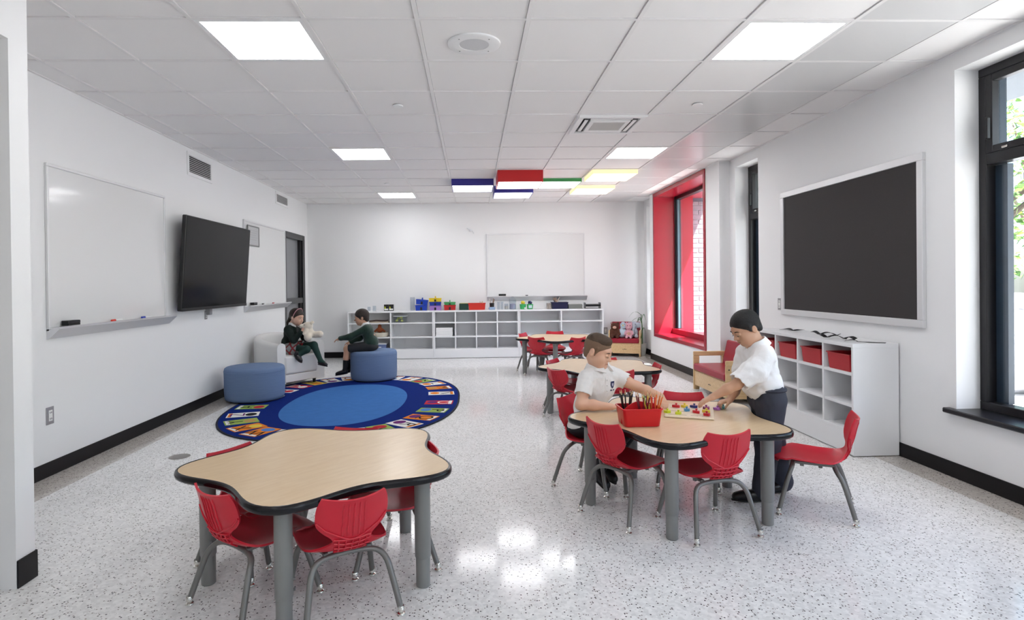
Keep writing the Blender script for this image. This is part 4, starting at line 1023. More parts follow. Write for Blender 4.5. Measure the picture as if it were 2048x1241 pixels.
def add_head(S, H, nb, rn=.040, ears=True):
    k = H.k; a = H.ax()
    S.el(H(0, -.008, .028), V3(.071, .088, .078) * k, a, .01)
    S.el(H(0, .024, -.032), V3(.056, .060, .070) * k, a, .03 * k)
    S.rc(H(0, .056, -.082), H(0, .050, -.080), .020 * k, .020 * k, .03 * k)
    for q in (-1, 1):
        S.rc(H(q * .034, .052, -.040), H(q * .034, .050, -.042), .026 * k, .026 * k, .03 * k)
        S.rc(H(q * .044, .012, -.058), H(q * .030, .046, -.080), .016 * k, .014 * k, .03 * k)
    S.el(H(0, .073, .022), V3(.044, .013, .012) * k, a, .02 * k)
    for q in (-1, 1): S.el(H(q * .031, .096, -.002), V3(.019, .014, .012) * k, a, .014 * k, True)
    for q in (-1, 1): S.el(H(q * .030, .077, -.001), V3(.016, .010, .011) * k, a, .004)
    S.rc(H(0, .082, .002), H(0, .1005, -.029), .006 * k, .0095 * k, .016 * k)
    for q in (-1, 1): S.rc(H(q * .010, .088, -.032), H(q * .009, .084, -.033), .0075 * k, .0075 * k, .008 * k)
    S.el(H(0, .083, -.0535), V3(.019, .010, .0055) * k, a, .006)
    S.el(H(0, .081, -.0645), V3(.016, .009, .006) * k, a, .006)
    S.el(H(0, .094, -.0590), V3(.022, .010, .0018) * k, a, .003, True)
    if ears:
        for q in (-1, 1):
            ea = (a[0] * .96 + a[1] * .25 * -q * q, a[1], a[2] * 1.0)
            S.el(H(q * .074, -.010, -.010), V3(.0085, .019, .029) * k, a, .008)
            S.el(H(q * .084, -.006, -.008), V3(.005, .010, .016) * k, a, .004, True)
    S.rc(H(0, -.022, -.045), nb, rn * .98, rn * 1.05, .03)
def face_details(H, par, lookdown, brow, skin_d, iris=(.03, .018, .010)):
    k = H.k
    mw = mat('eye_white', (.80, .78, .76), .25); mi = mat('iris_dark', iris, .2); ml = mat('lash_dark', (.02, .013, .010), .6); mb_ = mat('brow_' + str(round(brow[0], 3)), brow, .8)
    for q in (-1, 1):
        if lookdown:
            lash = MB().tube([H(q * r, f, u) for r, f, u in ((.018, .0865, -.007), (.025, .0892, -.0105), (.032, .0890, -.0110), (.040, .0855, -.0085))], [.0009, .0018, .0018, .0007], 6); world_part(lash, 'eyelash', ml, par)
        else:
            e = MB().ell(H(q * .030, .0790, -.003), (.0115 * k, .0095 * k, .0075 * k), 14, 9, 0, Matrix([H.r, H.f, H.u]).transposed()); e = world_part(e, 'eye', mw, par)
            i = MB().ell(H(q * .030 , .0862, -.003), (.0048 * k, .0030 * k, .0052 * k), 12, 8, 0, Matrix([H.r, H.f, H.u]).transposed()); world_part(i, 'iris', mi, par)
            lash = MB().tube([H(q * r, f, u) for r, f, u in ((.018, .085, .001), (.025, .0892, .0052), (.033, .0890, .0050), (.042, .0835, -.001))], [.0008, .0016, .0016, .0007], 6); world_part(lash, 'eyelash', ml, par)
        br = MB().tube([H(q * r, f, u) for r, f, u in ((.014, .0905, .016), (.025, .0905, .0205), (.036, .0860, .0205), (.047, .0760, .0150))], [.0014, .0026, .0024, .0008], 6); world_part(br, 'eyebrow', mb_, par)
    lip = MB().tube([H(r, f, u) for r, f, u in ((-.021, .0845, -.0580), (-.010, .0915, -.0588), (0, .0930, -.0592), (.010, .0915, -.0588), (.021, .0845, -.0580))], [.0006, .0013, .0014, .0013, .0006], 6)
    world_part(lip, 'lip_line', mat('lip_line', skin_d, .6), par)
def short_hair(H, name, m, par, h, grow=.012, lift=.0, lowcut=.0, quiff=0.0, noise=(.0018, 420), nape=True):
    k = H.k; a = H.ax(); S = Sdf(h)
    S.el(H(0, -.010, .030 + lift), (V3(.071, .088, .078) + grow) * k, a, .01)
    if quiff: S.el(H(0, .060, .095), V3(.055, .035, .022 + quiff) * k, (a[0], a[1] * .9 + a[2] * .3, a[2] * .9 - a[1] * .3), .03)
    if nape: S.el(H(0, -.062, -.028), V3(.052, .036, .050) * k, a, .02)
    else: S.el(H(0, -.052, -.030), V3(.047, .032, .050) * k, a, .02)
    for q in (-1, 1): S.rc(H(q * .071, .016, .03), H(q * .073, .014, -.022 + lowcut), (.004 + grow) * k, .006 * k, .012)
    S.el(H(0, .098, -.105 + lowcut), V3(.062, .090, .142) * k, a, .022, True); S.el(H(0, .080, -.115 + lowcut), V3(.20, .075, .135) * k, a, .025, True)
    S.el(H(0, -.03, -.222 + lowcut * 1.2), V3(.25, .20, .150) * k, a, .02, True)
    S.noise = noise
    return S.build(name, m, par)
def add_hand(S, w, d, n, side, k=1.0, curl=.6, spread=.0):
    """w wrist, d pointing direction, n back-of-hand normal, side +1 thumb toward d x n"""
    d = unit(d); n = unit(V3(*n) - d * (V3(*n) @ d)); t = np.cross(d, n) * side; w = V3(*w)
    P = lambda a, b, c: w + k * (a * d + b * t + c * n)
    for b in (-.018, -.006, .006, .018): S.rc(P(.006, b * .8, 0), P(.052, b, .0), .0115 * k, .0098 * k, .010)
    L = ((-.021, .042, .9), (-.0075, .050, 1.0), (.0065, .053, 1.0), (.0205, .047, .95))
    for b, l, q in L:
        a0 = P(.054, b, .001); c1, c2, c3 = curl * .45, curl * 1.05, curl * 1.6
        e = lambda c: math.cos(c) * d - math.sin(c) * n + spread * b * 8 * t
        p1 = a0 + k * l * .44 * e(c1); p2 = p1 + k * l * .32 * e(c2); p3 = p2 + k * l * .26 * e(c3)
        S.rc(a0, p1, .0078 * k, .0070 * k, .0045); S.rc(p1, p2, .0069 * k, .0063 * k, .003); S.rc(p2, p3, .0063 * k, .0054 * k, .003)
    b0 = P(.014, .022, -.004); b1 = P(.040, .040, -.014); b2 = P(.060, .040, -.024 - .01 * curl)
    S.rc(P(.008, .010, 0), b0, .012 * k, .011 * k, .010); S.rc(b0, b1, .0105 * k, .0082 * k, .006); S.rc(b1, b2, .0078 * k, .0062 * k, .003)
def collar(N, up, fwd, r0, r1, h, m, par, gap=.25):
    up = unit(up); f = unit(V3(*fwd) - up * (V3(*fwd) @ up)); r = np.cross(f, up); mb = MB(); K = 28; vs = []; 
    prof = ((r0 * 1.02, 0.0), (r0 * .99, h * .8), (r0 * 1.03, h), (r0 * 1.12, h * .95), (r1, -h * .25), (r1 * .97, -h * .30))
    for i in range(K + 1):
        a = gap + (2 * PI - 2 * gap) * i / K; drop = max(0, math.cos(a)) ** 3
        for j, (q, z) in enumerate(prof):
            zz = z - (h * .9 * drop if j >= 4 else h * .55 * drop); qq = q + (.012 * drop if j >= 4 else 0)
            vs.append(V3(*N) + up * zz + qq * (math.cos(a) * f + math.sin(a) * r))
    n = len(prof); fs = [(i * n + j, i * n + (j + 1) % n, (i + 1) * n + (j + 1) % n, (i + 1) * n + j) for i in range(K) for j in range(n)]
    mb.add(vs, fs); mb.add([vs[j] for j in range(n)], [tuple(range(n))]); mb.add([vs[K * n + j] for j in range(n)], [tuple(range(n))[::-1]])
    return world_part(mb, 'collar', m, par)
def on_surface(o, pts, nrm, off):
    """project points onto mesh o along -nrm"""
    bvh = BVHTree.FromPolygons([v.co.copy() for v in o.data.vertices], [tuple(p.vertices) for p in o.data.polygons])
    out = []
    for p in pts:
        hit = bvh.ray_cast(Vector(p) + Vector(nrm) * .3, -Vector(nrm))
        out.append((hit[0] + hit[1] * off) if hit[0] is not None else Vector(p))
    return out

SK = mat('skin_light', (.72, .43, .30), .5, sss=.15); SKB = mat('skin_tan', (.55, .31, .20), .5, sss=.15); SKG = mat('skin_fair', (.68, .42, .31), .5, sss=.12)
M_POLO = mat('white_polo', (.80, .78, .76), .8, sheen=.2, bump=(90, .25, .004)); M_SHIRT = mat('white_shirt', (.82, .82, .83), .75, bump=(35, .35, .010))
M_NAVY = mat('navy_trousers', (.034, .038, .056), .8, bump=(60, .3, .004)); M_DARKT = mat('dark_trousers', (.012, .013, .017), .8)
M_SHOE = mat('black_leather', (.008, .008, .009), .3); M_GREEN = mat('dark_green_knit', (.010, .032, .022), .9, bump=(300, .3, .002), sheen=.2); M_TIGHT = mat('green_tights', (.010, .040, .032), .75)
M_SHORT = mat('charcoal_shorts', (.020, .021, .024), .85); M_SOCK = mat('black_sock', (.008, .008, .010), .9)
M_HA = mat('brown_hair', (.070, .040, .022), .6, bump=(260, .7, .004)); M_HAS = mat('faded_brown_hair', (.185, .110, .066), .7, bump=(500, .5, .002)); M_HB = mat('black_hair', (.007, .006, .006), .55, bump=(300, 1.0, .006)); M_HC = mat('dark_brown_hair', (.022, .012, .008), .55, bump=(220, .7, .004))

def shoe(par, heel, toe, up=(0, 0, 1), r=.032):
    heel, toe = V3(*heel), V3(*toe); d = unit(toe - heel); u = unit(V3(*up) - d * (V3(*up) @ d)); s = np.cross(d, u); L = np.linalg.norm(toe - heel)
    S = Sdf(.005); S.rc(heel + u * .012, toe - d * .01, r, r * .82, .01); S.rc(heel + u * .03, heel + u * .055, r * .95, r * .9, .02)
    S.el(heel + d * L * .45 + u * .012, (L * .5, r * 1.05, r * .8), (d, s, u), .02)
    S.el(heel + d * L * .45 - u * .075, (L * 1.2, r * 3, .055), (d, s, u), .004, True)
    o = S.build('shoe', M_SHOE, par)
    sl = MB(); K = 20; vs = []
    for z in (-.020, -.012):
        for i in range(K):
            a = 2 * PI * i / K; ww = r * (1.0 + .05 * math.cos(a)); vs.append(heel + d * (L * .47 + (L * .5 + r * .75) * math.cos(a)) + s * ww * math.sin(a) + u * z)
    sl.add(vs, [tuple(range(K))[::-1], tuple(range(K, 2 * K))] + [(i, (i + 1) % K, K + (i + 1) % K, K + i) for i in range(K)]); world_part(sl, 'sole', mat('black_sole', (.01, .01, .01), .6), o) if False else world_part(sl, 'sole', mat('black_sole', (.01, .01, .01), .6), par)
    return o

# ---- boy A: seated at the play table, polo shirt
A = empty('person', (1.02, .55, .31), 0, 'boy in white polo shirt sitting at the table with the red pencil caddy', 'person')
HA = Frame((1.064, .430, .868), (.80, -.50, -.34), k=.95); nbA = V3(1.075, .470, .755)
S = Sdf(.004); add_head(S, HA, nbA, .042)
RS, LS = V3(.985, .405, .700), V3(1.185, .505, .700); pel = V3(1.00, .585, .37)
S.ch([nbA, V3(1.06, .48, .62), pel], [.05, .075, .075], .04)
REl, RWr = V3(.935, .322, .553), V3(1.120, .312, .540)
S.ch([RS, (RS + REl) / 2, REl], [.040, .037, .030], .02); S.ch([REl, REl * .6 + RWr * .4 + V3(0, 0, .004), RWr], [.031, .031, .021], .02)
add_hand(S, RWr, V3(1, .10, -.05), V3(0, 0, 1), -1, .92, .35)
LEl, LWr = V3(1.322, .468, .632), V3(1.440, .370, .588)
S.ch([LS, (LS + LEl) / 2, LEl], [.040, .036, .031], .02); S.ch([LEl, LEl * .6 + LWr * .4, LWr], [.031, .030, .021], .02)
add_hand(S, LWr, V3(.10, -.80, -.42), V3(.35, -.25, .9), 1, .95, .75)
S.build('body', SK, A)
face_details(HA, A, True, (.07, .04, .025), (.30, .13, .09))
short_hair(HA, 'hair', M_HAS, A, .004, .0030, .0, .002, 0, (.0006, 500), False)
S = Sdf(.004); S.el(HA(0, -.012, .040), V3(.0735, .0905, .076) * .95, HA.ax(), .01); S.el(HA(0, .034, .080), V3(.045, .034, .018), (HA.r, unit(HA.f * .9 + HA.u * .35), unit(HA.u * .9 - HA.f * .35)), .03)
S.el(HA(0, .00, -.085), V3(.2, .20, .118), HA.ax(), .05, True); S.el(HA(0, .115, -.02), V3(.12, .062, .078), HA.ax(), .015, True); S.noise = (.0016, 380); S.build('hair_top', M_HA, A)
tdA = unit((.44, -.90, 0))
S = Sdf(.005)
S.el(V3(1.075, .475, .645), (.128, .085, .115), ((.90, .44, 0), (-.44, .90, 0), (0, 0, 1)), .04)
S.el(V3(1.035, .520, .50), (.118, .090, .135), ((.90, .44, 0), (-.44, .90, 0), (0, 0, 1)), .05)
S.el(V3(1.005, .565, .375), (.122, .098, .06), ((.90, .44, 0), (-.44, .90, 0), (0, 0, 1)), .05)
S.rc(RS + V3(.045, .02, .018), LS - V3(.045, .02, -.018), .048, .048, .05); S.rc(nbA + V3(0, 0, -.03), nbA + V3(-.002, .004, -.012), .055, .050, .04)
rh = RS * .34 + REl * .66; lh = LS * .42 + LEl * .58
S.ch([RS, rh], [.052, .053], .03); S.ch([LS, lh], [.052, .054], .03)
S.rc(rh + (REl - RS) * .06, rh + (REl - RS) * .5, .045, .045, .004, True); S.rc(lh + (LEl - LS) * .06, lh + (LEl - LS) * .5, .045, .045, .004, True)
S.rc(rh + (REl - RS) * .30, rh + (REl - RS) * .6, .075, .075, .002, True); S.rc(lh + (LEl - LS) * .30, lh + (LEl - LS) * .6, .075, .075, .002, True)
S.noise = (.0022, 75)
polo = S.build('polo_shirt', M_POLO, A)
collar(nbA + V3(-.002, .002, .004), V3(-.12, .10, 1), V3(.60, -.80, -.1), .058, .092, .034, M_POLO, A, .34)
# placket, buttons, emblem
rA = V3(.90, .44, 0)
pl = []
for i in range(9):
    t = i / 8; base = nbA + tdA * .06 + V3(0, 0, -.035 - .13 * t)
    for sx in (-.012, .012): pl.append(base + rA * (sx + .004))
pr = on_surface(polo, pl, tdA, .0022)
world_part(MB().add(pr, [(2 * i, 2 * i + 1, 2 * i + 3, 2 * i + 2) for i in range(8)]), 'placket', M_POLO, polo)
for i in (2, 4, 6):
    c = on_surface(polo, [(pl[2 * i] + pl[2 * i + 1]) / 2], tdA, .003)[0]; world_part(MB().ell(c, (.005, .003, .005), 10, 6), 'button', mat('button_white', (.75, .74, .72), .3), polo)
ec = V3(1.06, .475, .655) + rA * .062
sh = [(-.016, .022), (.016, .022), (.017, 0), (.010, -.016), (0, -.024), (-.010, -.016), (-.017, 0)]
pr = on_surface(polo, [ec + rA * x + V3(0, 0, z) for x, z in sh], tdA, .002); world_part(MB().add(pr, [tuple(range(7))[::-1]]), 'emblem', mat('emblem_navy', (.025, .03, .10), .7), polo)
pr = on_surface(polo, [ec + rA * x * .45 + V3(0, 0, z * .45) for x, z in sh], tdA, .0032); world_part(MB().add(pr, [tuple(range(7))[::-1]]), 'emblem_shield', mat('emblem_pale', (.45, .45, .55), .7), polo)
pr = on_surface(polo, [ec + rA * x + V3(0, 0, z - .034) for x, z in ((-.02, .004), (.02, .004), (.018, -.004), (-.018, -.004))], tdA, .002); world_part(MB().add(pr, [(3, 2, 1, 0)]), 'emblem_ribbon', MATS['emblem_navy'], polo)
S = Sdf(.006)
S.el((1.005, .570, .355), (.125, .10, .05), ((.90, .44, 0), (-.44, .90, 0), (0, 0, 1)), .03)
for hp, kn, an in ((V3(.975, .53, .365), V3(1.185, .325, .375), V3(1.075, .455, .13)), (V3(1.05, .60, .365), V3(1.27, .43, .375), V3(1.14, .56, .12))):
    S.ch([hp, kn, an], [.066, .055, .043], .02)
S.build('trousers', M_DARKT, A)
shoe(A, (1.045, .465, .10), (1.105, .375, .035), (.5, -.6, .8)); shoe(A, (1.12, .575, .09), (1.18, .49, .035), (.5, -.6, .8))

# ---- boy B: standing, leaning over the table
B = empty('person', (1.99, .20, 0), 0, 'boy in white shirt and navy trousers standing and leaning over the table', 'person')
HB = Frame((1.894, .195, 1.018), (-.86, -.10, -.48), k=.91); nbB = V3(1.962, .20, .905)
S = Sdf(.004); add_head(S, HB, nbB, .040)
BL, BR = V3(1.955, .090, .862), V3(1.940, .310, .862)
S.ch([nbB, V3(1.985, .2, .78), V3(2.015, .2, .62)], [.05, .075, .075], .04)
e1, w1_ = V3(1.785, .075, .708), V3(1.655, .100, .632)
S.ch([BL, (BL + e1) / 2, e1], [.038, .034, .029], .02); S.ch([e1, e1 * .6 + w1_ * .4, w1_], [.029, .028, .020], .02)
add_hand(S, w1_, V3(-.85, .12, -.42), V3(-.30, 0, .95), 1, .95, .5)
e2, w2_ = V3(1.915, .335, .668), V3(1.850, .318, .568)
S.ch([BR, (BR + e2) / 2, e2], [.038, .034, .029], .02); S.ch([e2, e2 * .5 + w2_ * .5, w2_], [.029, .027, .020], .02)
add_hand(S, w2_, V3(-.95, -.05, -.18), V3(-.2, 0, 1), -1, .92, 1.05)
S.build('body', SKB, B)
face_details(HB, B, True, (.012, .010, .010), (.22, .09, .06))
short_hair(HB, 'hair', M_HB, B, .004, .009, .002, .010, 0)
S = Sdf(.005)
ax = ((1, 0, 0), (0, 1, 0), (0, 0, 1))
S.el((1.975, .2, .80), (.090, .125, .115), ((.97, 0, -.25), (0, 1, 0), (.25, 0, .97)), .04)
S.el((1.985, .2, .695), (.112, .128, .090), ax, .05); S.rc((1.955, .17, .652), (1.955, .23, .652), .050, .050, .04); S.rc((2.03, .17, .66), (2.03, .23, .66), .055, .055, .04)
S.rc(BL + V3(.01, .045, .012), BR + V3(.01, -.045, .012), .050, .050, .05); S.rc(nbB + V3(.006, 0, -.03), nbB + V3(.004, 0, -.010), .052, .048, .04)
h1 = BL * .10 + e1 * .90; S.ch([BL + V3(.005, 0, 0), (BL + h1) / 2 + V3(.012, -.005, -.014), h1], [.054, .066, .060], .03)
S.rc(h1 + (e1 - BL) * .26, h1 + (e1 - BL) * .6, .075, .075, .003, True); S.rc(h1 + (e1 - BL) * .02, h1 + (e1 - BL) * .3, .042, .042, .006, True)
h2 = BR * .28 + e2 * .72; S.ch([BR, h2], [.052, .055], .03); S.rc(h2 + (e2 - BR) * .28, h2 + (e2 - BR) * .6, .075, .075, .003, True)
S.noise = (.0055, 55)
S.build('shirt', M_SHIRT, B)
collar(nbB + V3(.000, 0, .008), V3(-.40, 0, 1), V3(-1, .0, -.3), .056, .080, .036, M_SHIRT, B, .25)
S = Sdf(.005)
S.el((2.015, .2, .585), (.088, .118, .075), ax, .03); S.rc((2.015, .15, .635), (2.015, .25, .635), .080, .080, .02)
S.el((2.01, .2, .76), (.2, .2, .088), ax, .004, True)
for pts, rs in ((([2.015, .140, .585], [1.995, .145, .34], [1.965, .155, .07]), (.082, .066, .056)), (([2.025, .262, .585], [2.085, .270, .34], [2.155, .275, .075]), (.080, .066, .056))): S.ch([V3(*p) for p in pts], rs, .03)
S.noise = (.0025, 60)
tr = S.build('trousers', M_NAVY, B)
world_part(MB().tube([V3(2.015 + .093 * math.cos(a), .2 + .132 * math.sin(a), .662) for a in [2 * PI * i / 32 for i in range(33)]], .010, 8, caps=False), 'waistband', M_NAVY, tr)
shoe(B, (1.965, .155, .032), (1.810, .175, .030)); shoe(B, (2.155, .275, .045), (2.010, .265, .030))

# ---- girl in the tub chair with a teddy bear
Gp = empty('person', (-2.13, 4.60, .41), 0, 'girl in dark cardigan and plaid skirt sitting in the white tub chair hugging a bear', 'person')
HG = Frame((-2.015, 4.560, .885), (.90, -.36, -.20), k=.98); nbG = V3(-2.070, 4.585, .785)
S = Sdf(.006); add_head(S, HG, nbG, .038); 
gR, gL = V3(-2.115, 4.495, .728), V3(-2.030, 4.670, .728)
S.ch([nbG, V3(-2.1, 4.6, .62), V3(-2.15, 4.62, .47)], [.045, .07, .07], .04)
ge, gw = V3(-2.015, 4.415, .600), V3(-1.915, 4.435, .700); S.ch([gR, ge, gw], [.034, .027, .019], .02); add_hand(S, gw, V3(.45, .25, .75), V3(.2, -.95, .1), 1, .85, .35)
ge2, gw2 = V3(-1.93, 4.62, .60), V3(-1.865, 4.575, .690); S.ch([gL, ge2, gw2], [.034, .027, .019], .02); add_hand(S, gw2, V3(.3, -.25, .8), V3(.4, .9, 0), -1, .85, .4)
S.build('body', SKG, Gp); face_details(HG, Gp, False, (.03, .018, .012), (.33, .13, .10))
S = Sdf(.006); a = HG.ax(); S.el(HG(0, -.012, .032), V3(.082, .100, .090) * .98, a, .01); S.rc(HG(0, -.085, -.01), HG(0, -.115, -.10), .032, .026, .03); S.rc(HG(0, -.115, -.10), HG(.01, -.110, -.19), .026, .012, .02)
S.el(HG(0, .098, -.080), V3(.20, .105, .125) * .98, a, .012, True); S.el(HG(0, .02, -.20), V3(.25, .115, .150) * .98, a, .012, True); S.noise = (.0018, 380); S.build('hair', M_HC, Gp)
hb = MB(); hb.tube([HG(.089 * math.cos(t), .012 + .02 * math.sin(t), .028 + .095 * math.sin(t)) for t in [PI * (-.05 + 1.1 * i / 20) for i in range(21)]], .005, 8); world_part(hb, 'headband', mat('headband_pink', (.45, .22, .25), .5), Gp)
gax = ((.43, .90, 0), (.90, -.43, 0), (0, 0, 1))
S = Sdf(.006); S.el((-2.090, 4.590, .670), (.120, .085, .110), gax, .04); S.el((-2.125, 4.608, .550), (.118, .095, .10), gax, .04); S.rc(gR + V3(.02, .04, .012), gL - V3(.02, .04, -.012), .045, .045, .04)
S.ch([gR, ge, gw - (gw - ge) * .12], [.048, .042, .033], .03); S.ch([gL, ge2, gw2 - (gw2 - ge2) * .12], [.048, .042, .033], .03); S.rc(nbG + V3(0, 0, -.04), nbG + V3(0, 0, -.025), .05, .046, .03); S.noise = (.002, 70)
S.build('cardigan', mat('black_green_knit', (.006, .014, .011), .9, bump=(300, .3, .002)), Gp)
collar(nbG + V3(.002, 0, .000), V3(.05, 0, 1), V3(.9, -.4, 0), .050, .062, .028, mat('white_cotton', (.80, .80, .79), .8), Gp, .3)
world_part(MB().add([nbG + V3(.052, -.024, -.02) + V3(*p) for p in ((0, 0, 0), (.02, .004, -.004), (.034, -.012, -.075), (.012, -.02, -.08), (-.004, -.004, 0), (.014, -.002, -.004), (.026, -.018, -.075), (.006, -.026, -.08))], [(0, 1, 2, 3), (7, 6, 5, 4), (0, 3, 7, 4), (1, 0, 4, 5), (2, 1, 5, 6), (3, 2, 6, 7)]), 'necktie', M_BLACK, Gp, False)
# plaid skirt material
M_PLAID = bpy.data.materials.new('grey_red_plaid'); M_PLAID.use_nodes = True
_nt = M_PLAID.node_tree; _b = _nt.nodes['Principled BSDF']; _b.inputs['Roughness'].default_value = .85; L_ = _nt.links.new; N_ = _nt.nodes.new
_tc = N_('ShaderNodeTexCoord'); _mp = N_('ShaderNodeMapping'); _mp.inputs['Rotation'].default_value = (.5, .75, .4); L_(_tc.outputs['Object'], _mp.inputs[0]); _sp = N_('ShaderNodeSeparateXYZ'); L_(_mp.outputs[0], _sp.inputs[0])
def stripe(sock, per, w, ph):
    m1 = N_('ShaderNodeMath'); m1.operation = 'MULTIPLY_ADD'; m1.inputs[1].default_value = 1 / per; m1.inputs[2].default_value = ph; L_(sock, m1.inputs[0]); m2 = N_('ShaderNodeMath'); m2.operation = 'FRACT'; L_(m1.outputs[0], m2.inputs[0]); m3 = N_('ShaderNodeMath'); m3.operation = 'LESS_THAN'; m3.inputs[1].default_value = w; L_(m2.outputs[0], m3.inputs[0]); return m3.outputs[0]
cur = None
prev = (.30, .30, .30, 1)
for sock, per, w, ph, colr in ((_sp.outputs[0], .085, .24, 0, (.035, .03, .03, 1)), (_sp.outputs[2], .085, .24, 0, (.035, .03, .03, 1)), (_sp.outputs[0], .085, .10, .93, (.45, .02, .03, 1)), (_sp.outputs[2], .085, .10, .93, (.45, .02, .03, 1))):
    mx = N_('ShaderNodeMix'); mx.data_type = 'RGBA'; L_(stripe(sock, per, w, ph), mx.inputs[0]); mx.inputs[7].default_value = colr
    if cur is None: mx.inputs[6].default_value = prev
    else: L_(cur, mx.inputs[6])
    cur = mx.outputs[2]
L_(cur, _b.inputs['Base Color'])
gk1, ga1, gt1 = V3(-1.795, 4.555, .515), V3(-1.695, 4.50, .315), V3(-1.610, 4.47, .262)
gk2, ga2, gt2 = V3(-1.850, 4.415, .475), V3(-1.955, 4.385, .405), V3(-1.900, 4.345, .335)
hp1, hp2 = V3(-2.10, 4.66, .47), V3(-2.13, 4.54, .47)
S = Sdf(.006); S.el((-2.13, 4.61, .475), (.125, .11, .07), gax, .04); S.ch([hp1, hp1 * .38 + gk1 * .62], [.085, .082], .04); S.ch([hp2, hp2 * .38 + gk2 * .62], [.088, .090], .04)
d1 = unit(gk1 - hp1); q1 = hp1 * .36 + gk1 * .64; S.rc(q1 + d1 * .06, q1 + d1 * .16, .10, .10, .004, True); d2 = unit(gk2 - hp2); q2 = hp2 * .36 + gk2 * .64; S.rc(q2 + d2 * .06, q2 + d2 * .16, .10, .10, .004, True); S.noise = (.003, 60)
S.build('skirt', M_PLAID, Gp)
S = Sdf(.006); S.ch([hp1, gk1, ga1, ga1 + (gt1 - ga1) * .5], [.06, .047, .030, .026], .02); S.ch([hp2, gk2, ga2, ga2 + (gt2 - ga2) * .5], [.06, .047, .032, .026], .02); S.build('tights', M_TIGHT, Gp)
shoe(Gp, ga1 + V3(-.015, 0, -.035), gt1, (.5, 0, .85), .026); shoe(Gp, ga2 + V3(-.02, -.005, .0), gt2, (.5, -.7, .4), .028)
# teddy bear
M_BEAR = mat('cream_plush', (.80, .71, .58), .95, bump=(160, .9, .006), sheen=.5)
tb = empty('teddy_bear', (-1.84, 4.49, .62), 0, 'cream plush teddy bear in the girl\'s arms', 'teddy bear')
S = Sdf(.006); S.el((-1.835, 4.490, .690), (.058, .052, .066), None, .03); S.el((-1.850, 4.485, .772), (.064, .058, .055), None, .02); S.el((-1.925, 4.475, .768), (.034, .034, .030), None, .03)
S.el((-1.795, 4.455, .812), (.022, .012, .022), None, .01); S.el((-1.80, 4.525, .815), (.022, .012, .022), None, .01); S.rc((-1.835, 4.45, .65), (-1.835, 4.425, .628), .045, .050, .02); S.rc((-1.79, 4.51, .655), (-1.70, 4.50, .662), .040, .044, .02); S.rc((-1.86, 4.44, .72), (-1.88, 4.425, .68), .026, .024, .02); S.noise = (.0022, 260)
S.build('plush_body', M_BEAR, tb)
for c in ((-1.885, 4.437, .79), (-1.958, 4.472, .775)): world_part(MB().ell(c, (.006, .006, .006), 10, 6), 'eye', M_BLACK, tb)

# ---- boy C on the ottoman
Cc = empty('person', (-1.07, 4.76, .41), 0, 'boy in dark green sweater and shorts sitting on the blue ottoman', 'person')
HC = Frame((-1.205, 4.748, .860), (-.985, -.08, -.14), k=.98); nbC = V3(-1.165, 4.752, .755)
S = Sdf(.006); add_head(S, HC, nbC, .037)
cL, cR = V3(-1.140, 4.655, .710), V3(-1.140, 4.855, .710)
S.ch([nbC, V3(-1.11, 4.755, .6), V3(-1.07, 4.76, .48)], [.045, .07, .07], .04)
ce, cw = V3(-1.345, 4.660, .605), V3(-1.490, 4.675, .585); S.ch([cL, ce, cw], [.034, .027, .019], .02); add_hand(S, cw, V3(-.9, .1, -.4), V3(-.3, 0, .95), 1, .85, .5)
ce2, cw2 = V3(-1.26, 4.86, .575), V3(-1.385, 4.83, .525); S.ch([cR, ce2, cw2], [.034, .027, .019], .02); add_hand(S, cw2, V3(-.9, -.1, -.4), V3(-.3, 0, .95), -1, .85, .5)
LG = []
for y0, dx in ((4.70, 0.0), (4.82, .015)):
    hp, kn, an = V3(-1.09, y0, .468), V3(-1.395 + dx, y0 - .005, .448), V3(-1.425 + dx, y0 - .01, .165); LG.append((hp, kn, an)); S.ch([hp, kn, kn * .55 + an * .45, an], [.06, .044, .036, .026], .02)
S.build('body', SKB, Cc); face_details(HC, Cc, False, (.02, .013, .010), (.24, .10, .07)); short_hair(HC, 'hair', M_HC, Cc, .006, .011, .002, -.004, 0)
cax = ((0, 1, 0), (1, 0, 0), (0, 0, 1))
S = Sdf(.006); S.el((-1.125, 4.755, .650), (.122, .083, .105), ((0, 1, 0), (.97, 0, .2), (-.2, 0, .97)), .04); S.el((-1.085, 4.757, .525), (.118, .098, .095), cax, .04); S.rc(cL + V3(.01, .04, .012), cR + V3(.01, -.04, .012), .046, .046, .04)
S.ch([cL, ce, cw - (cw - ce) * .1], [.050, .042, .032], .03); S.ch([cR, ce2, cw2 - (cw2 - ce2) * .1], [.050, .042, .032], .03); S.rc(nbC + V3(.008, 0, -.04), nbC + V3(.006, 0, -.022), .05, .045, .03); S.noise = (.002, 70); S.build('sweater', M_GREEN, Cc)
collar(nbC + V3(.001, 0, .004), V3(-.2, 0, 1), V3(-1, 0, -.1), .049, .060, .030, MATS['white_cotton'], Cc, .25)
S = Sdf(.006); S.el((-1.085, 4.76, .462), (.122, .10, .055), cax, .03)
for hp, kn, an in LG: S.ch([hp, hp * .15 + kn * .85], [.068, .056], .03)
S.build('shorts', M_SHORT, Cc)
for hp, kn, an in LG:
    S = Sdf(.006); S.ch([kn * .42 + an * .58, an, an + V3(-.02, 0, -.03)], [.038, .030, .028], .01); S.build('sock', M_SOCK, Cc)
    shoe(Cc, an + V3(.01, 0, -.035), an + V3(-.115, 0, -.055), (0, 0, 1), .028)

